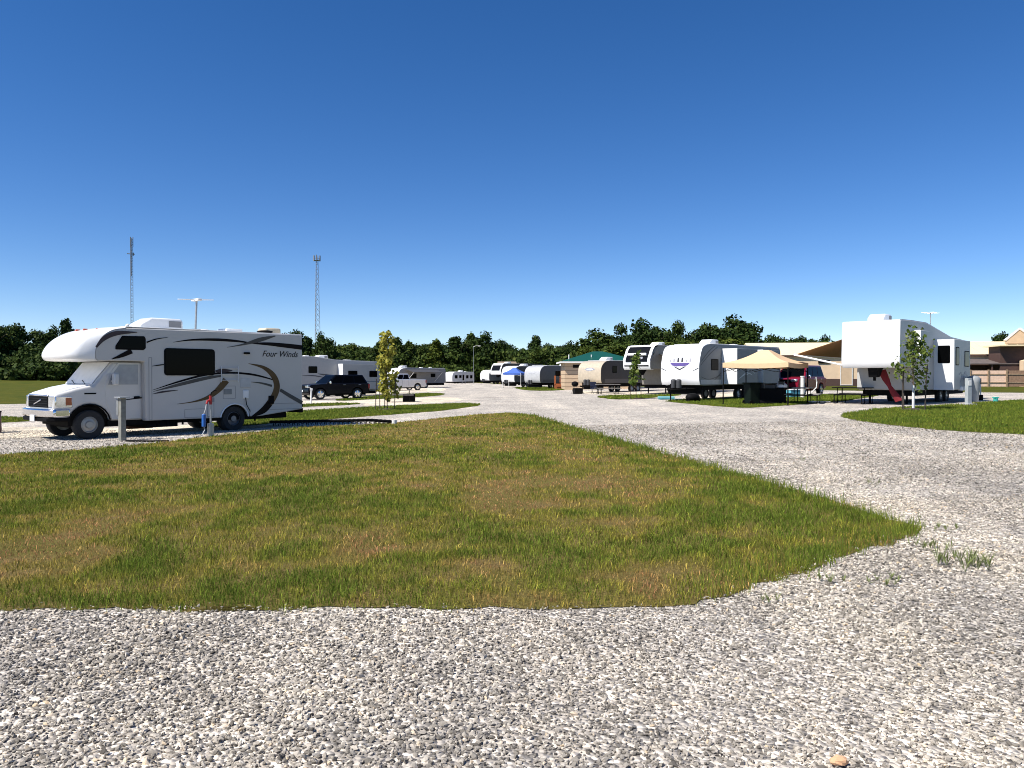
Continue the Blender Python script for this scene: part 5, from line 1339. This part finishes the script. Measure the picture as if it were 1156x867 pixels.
# folding table with camping gear under the canopy
t = thing('folding_table', 'dark folding table loaded with gear in the shade of the tan canopy', 'table', (12.35, 37.0, gh(12.3) + .012), -.55)
MB().box((0, 0, .72), (1.5, .7, .04)).build('table_top', BLACK(), t)
for x in (.65, -.65):
    for y in (.28, -.28): MB().cyl((x, y, 0), (x, y, .7), .018, n=6).build('leg', BLACK(), t)
MB().box((0, 0, .38), (1.44, .64, .66)).build('table_skirt', mat('black_table_cloth', (.008, .008, .009), .9, spec=.05), t, bevel=.02)
DKG = mat('dark_gear_plastic', (.012, .012, .013), .5)
for x, y, sx, sy, sz, lab in ((-.45, .05, .4, .3, .28, 'dark storage box at the left end of the folding table'), (.1, -.05, .5, .35, .2, 'flat dark crate in the middle of the folding table'), (.55, .1, .25, .25, .34, 'tall dark jug at the right end of the folding table')):
    b = MB().box((0, 0, sz / 2), (sx, sy, sz)).box((0, 0, sz - .015), (sx + .03, sy + .03, .03))
    o = b.build('gear_box', DKG, bevel=.02); M = Matrix.Translation(t.location) @ Euler((0, 0, -.55)).to_matrix().to_4x4() @ Matrix.Translation((x, y, .742)); o.matrix_world = M
    tag(o, lab, 'box', 'camping gear on the folding table')
# cooler and white post beyond the canopy
c = away(896, 46); t = thing('cooler', 'light blue cooler with white lid right of the tan canopy', 'cooler', (c[0], c[1], c[2] + .012), .4)
MB().box((0, 0, .22), (.95, .5, .42)).build('cooler_body', mat('light_blue_plastic', (.12, .42, .55), .45), t, bevel=.04)
MB().box((0, 0, .455), (.98, .53, .07)).build('lid', mat('white_cooler_lid', (.75, .76, .76), .4), t, bevel=.03)
c = away(884, 47); t = thing('water_jug', 'white water jugs standing left of the light blue cooler', 'jug', (c[0], c[1], c[2] + .012))
MB().cyl((0, 0, 0), (0, 0, .4), .16, n=16).cyl((0, 0, .4), (0, 0, .5), .16, .05, 16).build('jug_body', TRIM, t, bevel=.01)
MB().cyl((0, 0, .5), (0, 0, .55), .05, n=10).build('cap', NAVY, t)
t.__setitem__('label', 'white water jug standing left of the light blue cooler')
c = away(906, 45); t = thing('utility_post', 'white plastic utility pipe post beyond the canopy picnic table', 'post', c)
MB().cyl((0, 0, 0), (0, 0, 1.22), .11, n=16).build('pipe', TRIM, t); MB().cyl((0, 0, 1.22), (0, 0, 1.28), .13, n=16).build('cap', TRIM, t, bevel=.01)
c = away(921, 47.5); b = MB().tube([(0, 0, 1.2), (.06, 0, .9), (.0, -.1, .55), (-.35, -.1, .2), (-.9, -.2, .05), (-1.3, -.3, .03)], .035, 8)
o = b.build('water_hose', TRIM); o.location = c; tag(o, 'white hose curving down beside the dark red van', 'hose')
c = at(921, 455); b = MB().box((0, 0, .05), (.62, .4, .07)).cyl((.62, .05, .02), (.62, .05, .06), .18, n=18); o = b.build('stepping_board', TRIM, bevel=.02); o.location = (c[0], c[1], c[2] + .012); o.rotation_euler.z = .2
tag(o, 'white flat board lying on the gravel edge right of the canopy table', 'board')
c = at(752, 451); b = MB().cyl((-.5, 0, .09), (.5, 0, .09), .09, n=14).box((.2, -.2, .02), (1.4, .5, .025)); o = b.build('ground_mat', mat('teal_mat', (.16, .38, .42), .7), bevel=.01); o.location = (c[0], c[1], c[2] + .012); o.rotation_euler.z = .1
tag(o, 'pale teal mat partly rolled beside the tongue of the purple logo trailer', 'mat')
c = at(782, 453.5); t = thing('grill_cover', 'low black domed grill in front of the purple logo trailer', 'grill', (c[0], c[1], c[2] + .012), .3)
MB().sphere((0, 0, .22), (.42, .3, .24), 18, 10).build('dome', BLACK(), t)
for s in (1, -1): MB().box((s * .3, 0, .06), (.05, .4, .12)).build('leg', BLACK(), t)

# ------------------------------------------------------------------ posts, hydrants and pedestals
c = at(138, 497.5); t = thing('utility_post', 'weathered grey power pedestal post in front of the motorhome cab', 'post', c, (-.64, -.77))
GWD = mat('weathered_grey_post', (.20, .20, .175), .85, var=.25, scale=10, bump=.2)
MB().box((0, 0, .55), (.13, .17, 1.12)).build('post', GWD, t, bevel=.01)
MB().box((0, 0, 1.12), (.26, .34, .035)).build('cap', GREYM(), t, bevel=.008)
MB().box((.0, -.11, .86), (.16, .09, .42)).build('meter_box', mat('grey_painted_box', (.22, .23, .23), .5), t, bevel=.01)
c = at(238, 493); t = thing('water_hydrant', 'yard water hydrant with red handle in front of the motorhome', 'hydrant', c, (-.64, -.77))
MB().cyl((0, 0, 0), (0, 0, .36), .085, n=16).build('sleeve', GREYM(), t)
MB().cyl((0, 0, .36), (0, 0, .92), .026, n=10).build('pipe', GREYM(), t)
RED = mat('red_painted_iron', (.42, .02, .02), .4)
hd = MB().cyl((0, 0, .88), (0, 0, 1.12), .042, n=10).tube([(0, 0, 1.0), (.09, 0, .98), (.12, 0, .9)], .03, 8).build('head', RED, t)
MB().tube([(0, 0, 1.1), (-.02, 0, 1.2), (-.1, 0, 1.26), (-.17, 0, 1.25)], .014, 6).build('handle', BLACK(), hd)
hose = MB().tube([(.12, 0, .9), (.16, .02, .75), (.20, 0, .62)], .014, 6).build('water_hose', mat('pale_water_hose', (.5, .5, .5), .5), None)
hose.parent = t
MB().tube([(.20, 0, .30), (.18, .02, .2), (.28, .05, .06), (.5, .1, .02), (.9, -.5, .02)], .013, 6).build('water_hose', mat('pale_water_hose', (.5, .5, .5), .5), t)
MB().cyl((.20, 0, .28), (.20, 0, .62), .055, n=16).build('water_filter', mat('blue_filter_plastic', (.02, .12, .42), .35), t, bevel=.015)
c = at(142, 499); b = MB().tube([(0, 0, .02), (.3, -.05, .015), (.7, -.12, .015), (1.1, -.02, .015)], .025, 7); o = b.build('power_cable', BLACK()); o.location = (c[0], c[1], c[2] + .015)
tag(o, 'black power cable lying on the gravel at the foot of the grey post', 'cable')
# sewer hose behind the motorhome
p0 = Vector(at(304, 482)); p1 = Vector(at(445, 479)); b = MB(); pts = []
for i in range(56):
    f = i / 55; p = p0.lerp(p1, f); pts.append((p.x - p0.x, p.y - p0.y + .25 * math.sin(f * 7) * f * (1 - f) + .0, .09 + .07 * min(1, (1 - f) * 5) + gh(p.x) - gh(p0.x)))
t = thing('sewer_hose', 'black ribbed sewer hose on its support trailing behind the motorhome', 'hose', p0)
b.tube(pts, [.046 + .01 * (i % 2) for i in range(56)], 10).build('hose_pipe', BLACK(), t)
sp = MB()
for i in range(2, 54, 2):
    x, y, z = pts[i]
    for s in (1, -1): sp.tube([(x, y + s * .1, z + .02), (x + .03, y + s * .12, z - .13)], .012, 5)
    sp.tube([(x, y - .1, z - .07), (x, y + .1, z - .07)], .012, 5)
sp.build('hose_support', BLACK(), t)
MB().cyl((pts[-1][0], pts[-1][1], 0), (pts[-1][0], pts[-1][1], .18), .09, n=14).build('drain_fitting', TRIM, t)
c = at(351, 455.5); t = thing('water_hydrant', 'pale hydrant pipe standing before the black vehicle', 'hydrant', c)
MB().cyl((0, 0, 0), (.03, 0, .8), .05, n=10).build('pipe', TRIM, t); MB().box((.03, 0, .86), (.16, .1, .14)).tube([(.03, 0, .9), (-.1, 0, 1.0), (-.2, 0, .95)], .02, 6).build('head', mat('pale_grey_fitting', (.5, .49, .48), .5), t, bevel=.02)
c = at(1093, 457.5); t = thing('power_pedestal', 'grey power pedestal beside the white fifth wheel trailer', 'pedestal', (c[0], c[1], c[2]), .2)
MB().box((0, 0, .58), (.20, .18, 1.16)).build('cabinet', mat('grey_pedestal_paint', (.36, .39, .40), .5), t, bevel=.012)
MB().box((0, -.095, .95), (.14, .02, .22)).build('meter_cover', TRIM, t, bevel=.005)
MB().box((0, 0, .03), (.5, .45, .08)).build('concrete_foot', mat('concrete', (.42, .40, .37), .9), t, bevel=.015)
c = away(1099, 36.8); t = thing('trash_can', 'rounded grey bin behind the grey power pedestal', 'bin', c)
MB().lathe([(.22, 0), (.28, .9), (.29, 1.1), (.2, 1.2), (.02, 1.24)], (0, 0, .01), 'Z', 18).build('bin_body', mat('grey_bin_plastic', (.30, .31, .31), .5), t, smooth=50)
c = at(1107, 452); t = thing('water_hydrant', 'slim hydrant with brown handle and dark base on the pale path', 'hydrant', c)
MB().cyl((0, 0, 0), (0, 0, .28), .11, n=14).build('base', BLACK(), t, bevel=.02); MB().cyl((0, 0, .28), (-.02, 0, .82), .03, n=8).build('pipe', TRIM, t)
MB().box((-.02, 0, .95), (.07, .07, .3)).build('handle', mat('brown_handle', (.15, .07, .04), .6), t, bevel=.01)
c = at(1124, 454); t = thing('sewer_hookup', 'small teal hookup pipe in the grass at the right', 'pipe', c)
MB().cyl((0, 0, 0), (0, 0, .2), .1, n=14).build('pipe', mat('teal_pipe', (.05, .42, .36), .45), t); MB().box((0, 0, .22), (.22, .2, .05)).build('cap', mat('teal_pipe', (.05, .42, .36), .45), t, bevel=.01)
# dark red drum at the left edge
c = at(-11, 489); t = thing('trash_barrel', 'dark red and black drum cut by the left edge of the picture', 'barrel', c)
MB().lathe([(.28, 0), (.29, .1), (.28, .3), (.295, .31), (.28, .33), (.28, .6), (.27, .62)], (0, 0, .01), 'Z', 20).build('drum', mat('dark_red_drum', (.09, .018, .015), .5, var=.3), t)
MB().cyl((0, 0, .62), (0, 0, .66), .29, n=20).build('lid', BLACK(), t)
# red cloth sleeve under the fifth wheel nose
lx, ly = .707, -.707; fc = FC(1016.5, 33.0); hx, hy = HD
def fl(X, Y, Z): return Vector((fc[0] + hx * X + lx * Y, fc[1] + hy * X + ly * Y, gh(fc[0]) + Z))
P = [fl(-.95, .12, 1.55), fl(-.95, .30, 1.15), fl(-.95, .45, .85), fl(-.98, .60, .58), fl(-1.0, .85, .2)]; Wd = [.16, .14, .08, .12, .16]
b = MB(); A = []; U = Vector((lx, ly, .35))
for p, w in zip(P, Wd):
    A.append([p + U * w * s + Vector((hx, hy, 0)) * (.05 * (1 - abs(s)) + q) for q in (0, -.03) for s in (-1, -.3, .3, 1)])
vs = [[b.bm.verts.new(p - P[-1]) for p in r] for r in A]
for i in range(len(vs) - 1):
    for j, k in ((0, 1), (1, 2), (2, 3), (3, 7), (7, 6), (6, 5), (5, 4), (4, 0)): b.bm.faces.new((vs[i][j], vs[i][k], vs[i + 1][k], vs[i + 1][j]))
b.bm.faces.new([vs[0][j] for j in (0, 1, 2, 3, 7, 6, 5, 4)]); b.bm.faces.new([vs[-1][j] for j in (4, 5, 6, 7, 3, 2, 1, 0)])
bmesh.ops.recalc_face_normals(b.bm, faces=b.bm.faces)
o = b.build('red_cloth', mat('red_cloth', (.16, .008, .014), .85, var=.15)); o.location = P[-1]
tag(o, 'red cloth hanging from the pin box of the white fifth wheel to the ground', 'cloth')

# ------------------------------------------------------------------ light, sky, camera
SUN = Vector((-.86, -.51, 0)).normalized(); EL = math.radians(52)
SV = Vector((SUN.x * math.cos(EL), SUN.y * math.cos(EL), math.sin(EL)))
ld = bpy.data.lights.new('sun', 'SUN'); ld.energy = 5.0; ld.angle = math.radians(.53); ld.color = (1, .955, .89)
lo = bpy.data.objects.new('sun', ld); COL.objects.link(lo); lo.rotation_euler = SV.to_track_quat('Z', 'Y').to_euler(); lo.location = (0, 0, 50)
w = bpy.data.worlds.new('World'); S.world = w; w.use_nodes = True
nt = w.node_tree; sk = nt.nodes.new('ShaderNodeTexSky'); sk.sky_type = 'NISHITA'; sk.sun_disc = False
sk.sun_elevation = EL; sk.sun_rotation = math.atan2(SUN.x, SUN.y); sk.altitude = 200; sk.air_density = .68; sk.dust_density = 0; sk.ozone_density = 1.0
hs = nt.nodes.new('ShaderNodeHueSaturation'); hs.inputs['Saturation'].default_value = 1.34; hs.inputs['Hue'].default_value = .504
ga = nt.nodes.new('ShaderNodeMix'); ga.data_type = 'RGBA'; ga.blend_type = 'MULTIPLY'; ga.inputs['Factor'].default_value = 1; ga.inputs['B'].default_value = (1.02, 1.0, 1.07, 1)
nt.links.new(sk.outputs['Color'], hs.inputs['Color']); nt.links.new(hs.outputs['Color'], ga.inputs['A']); nt.links.new(ga.outputs['Result'], nt.nodes['Background'].inputs['Color']); nt.nodes['Background'].inputs['Strength'].default_value = .09
cd = bpy.data.cameras.new('camera'); cam = bpy.data.objects.new('camera', cd); COL.objects.link(cam); S.camera = cam
cd.sensor_width = 36; cd.lens = 36 * F / 1156; cd.clip_start = .1; cd.clip_end = 6000
cam.location = (0, 0, EYE); cam.rotation_euler = (PI / 2 - PITCH, 0, 0)
vs_ = S.view_settings; vs_.view_transform = 'Standard'; vs_.look = 'None'; vs_.exposure = .6; vs_.gamma = 1; vs_.use_curve_mapping = False
S.cycles.filter_width = 1.0; S.cycles.max_bounces = 6; S.cycles.transparent_max_bounces = 4
S.cycles.use_denoising = True; S.cycles.denoiser = 'OPENIMAGEDENOISE'; S.cycles.denoising_input_passes = 'RGB_ALBEDO_NORMAL'; S.cycles.denoising_prefilter = 'ACCURATE'
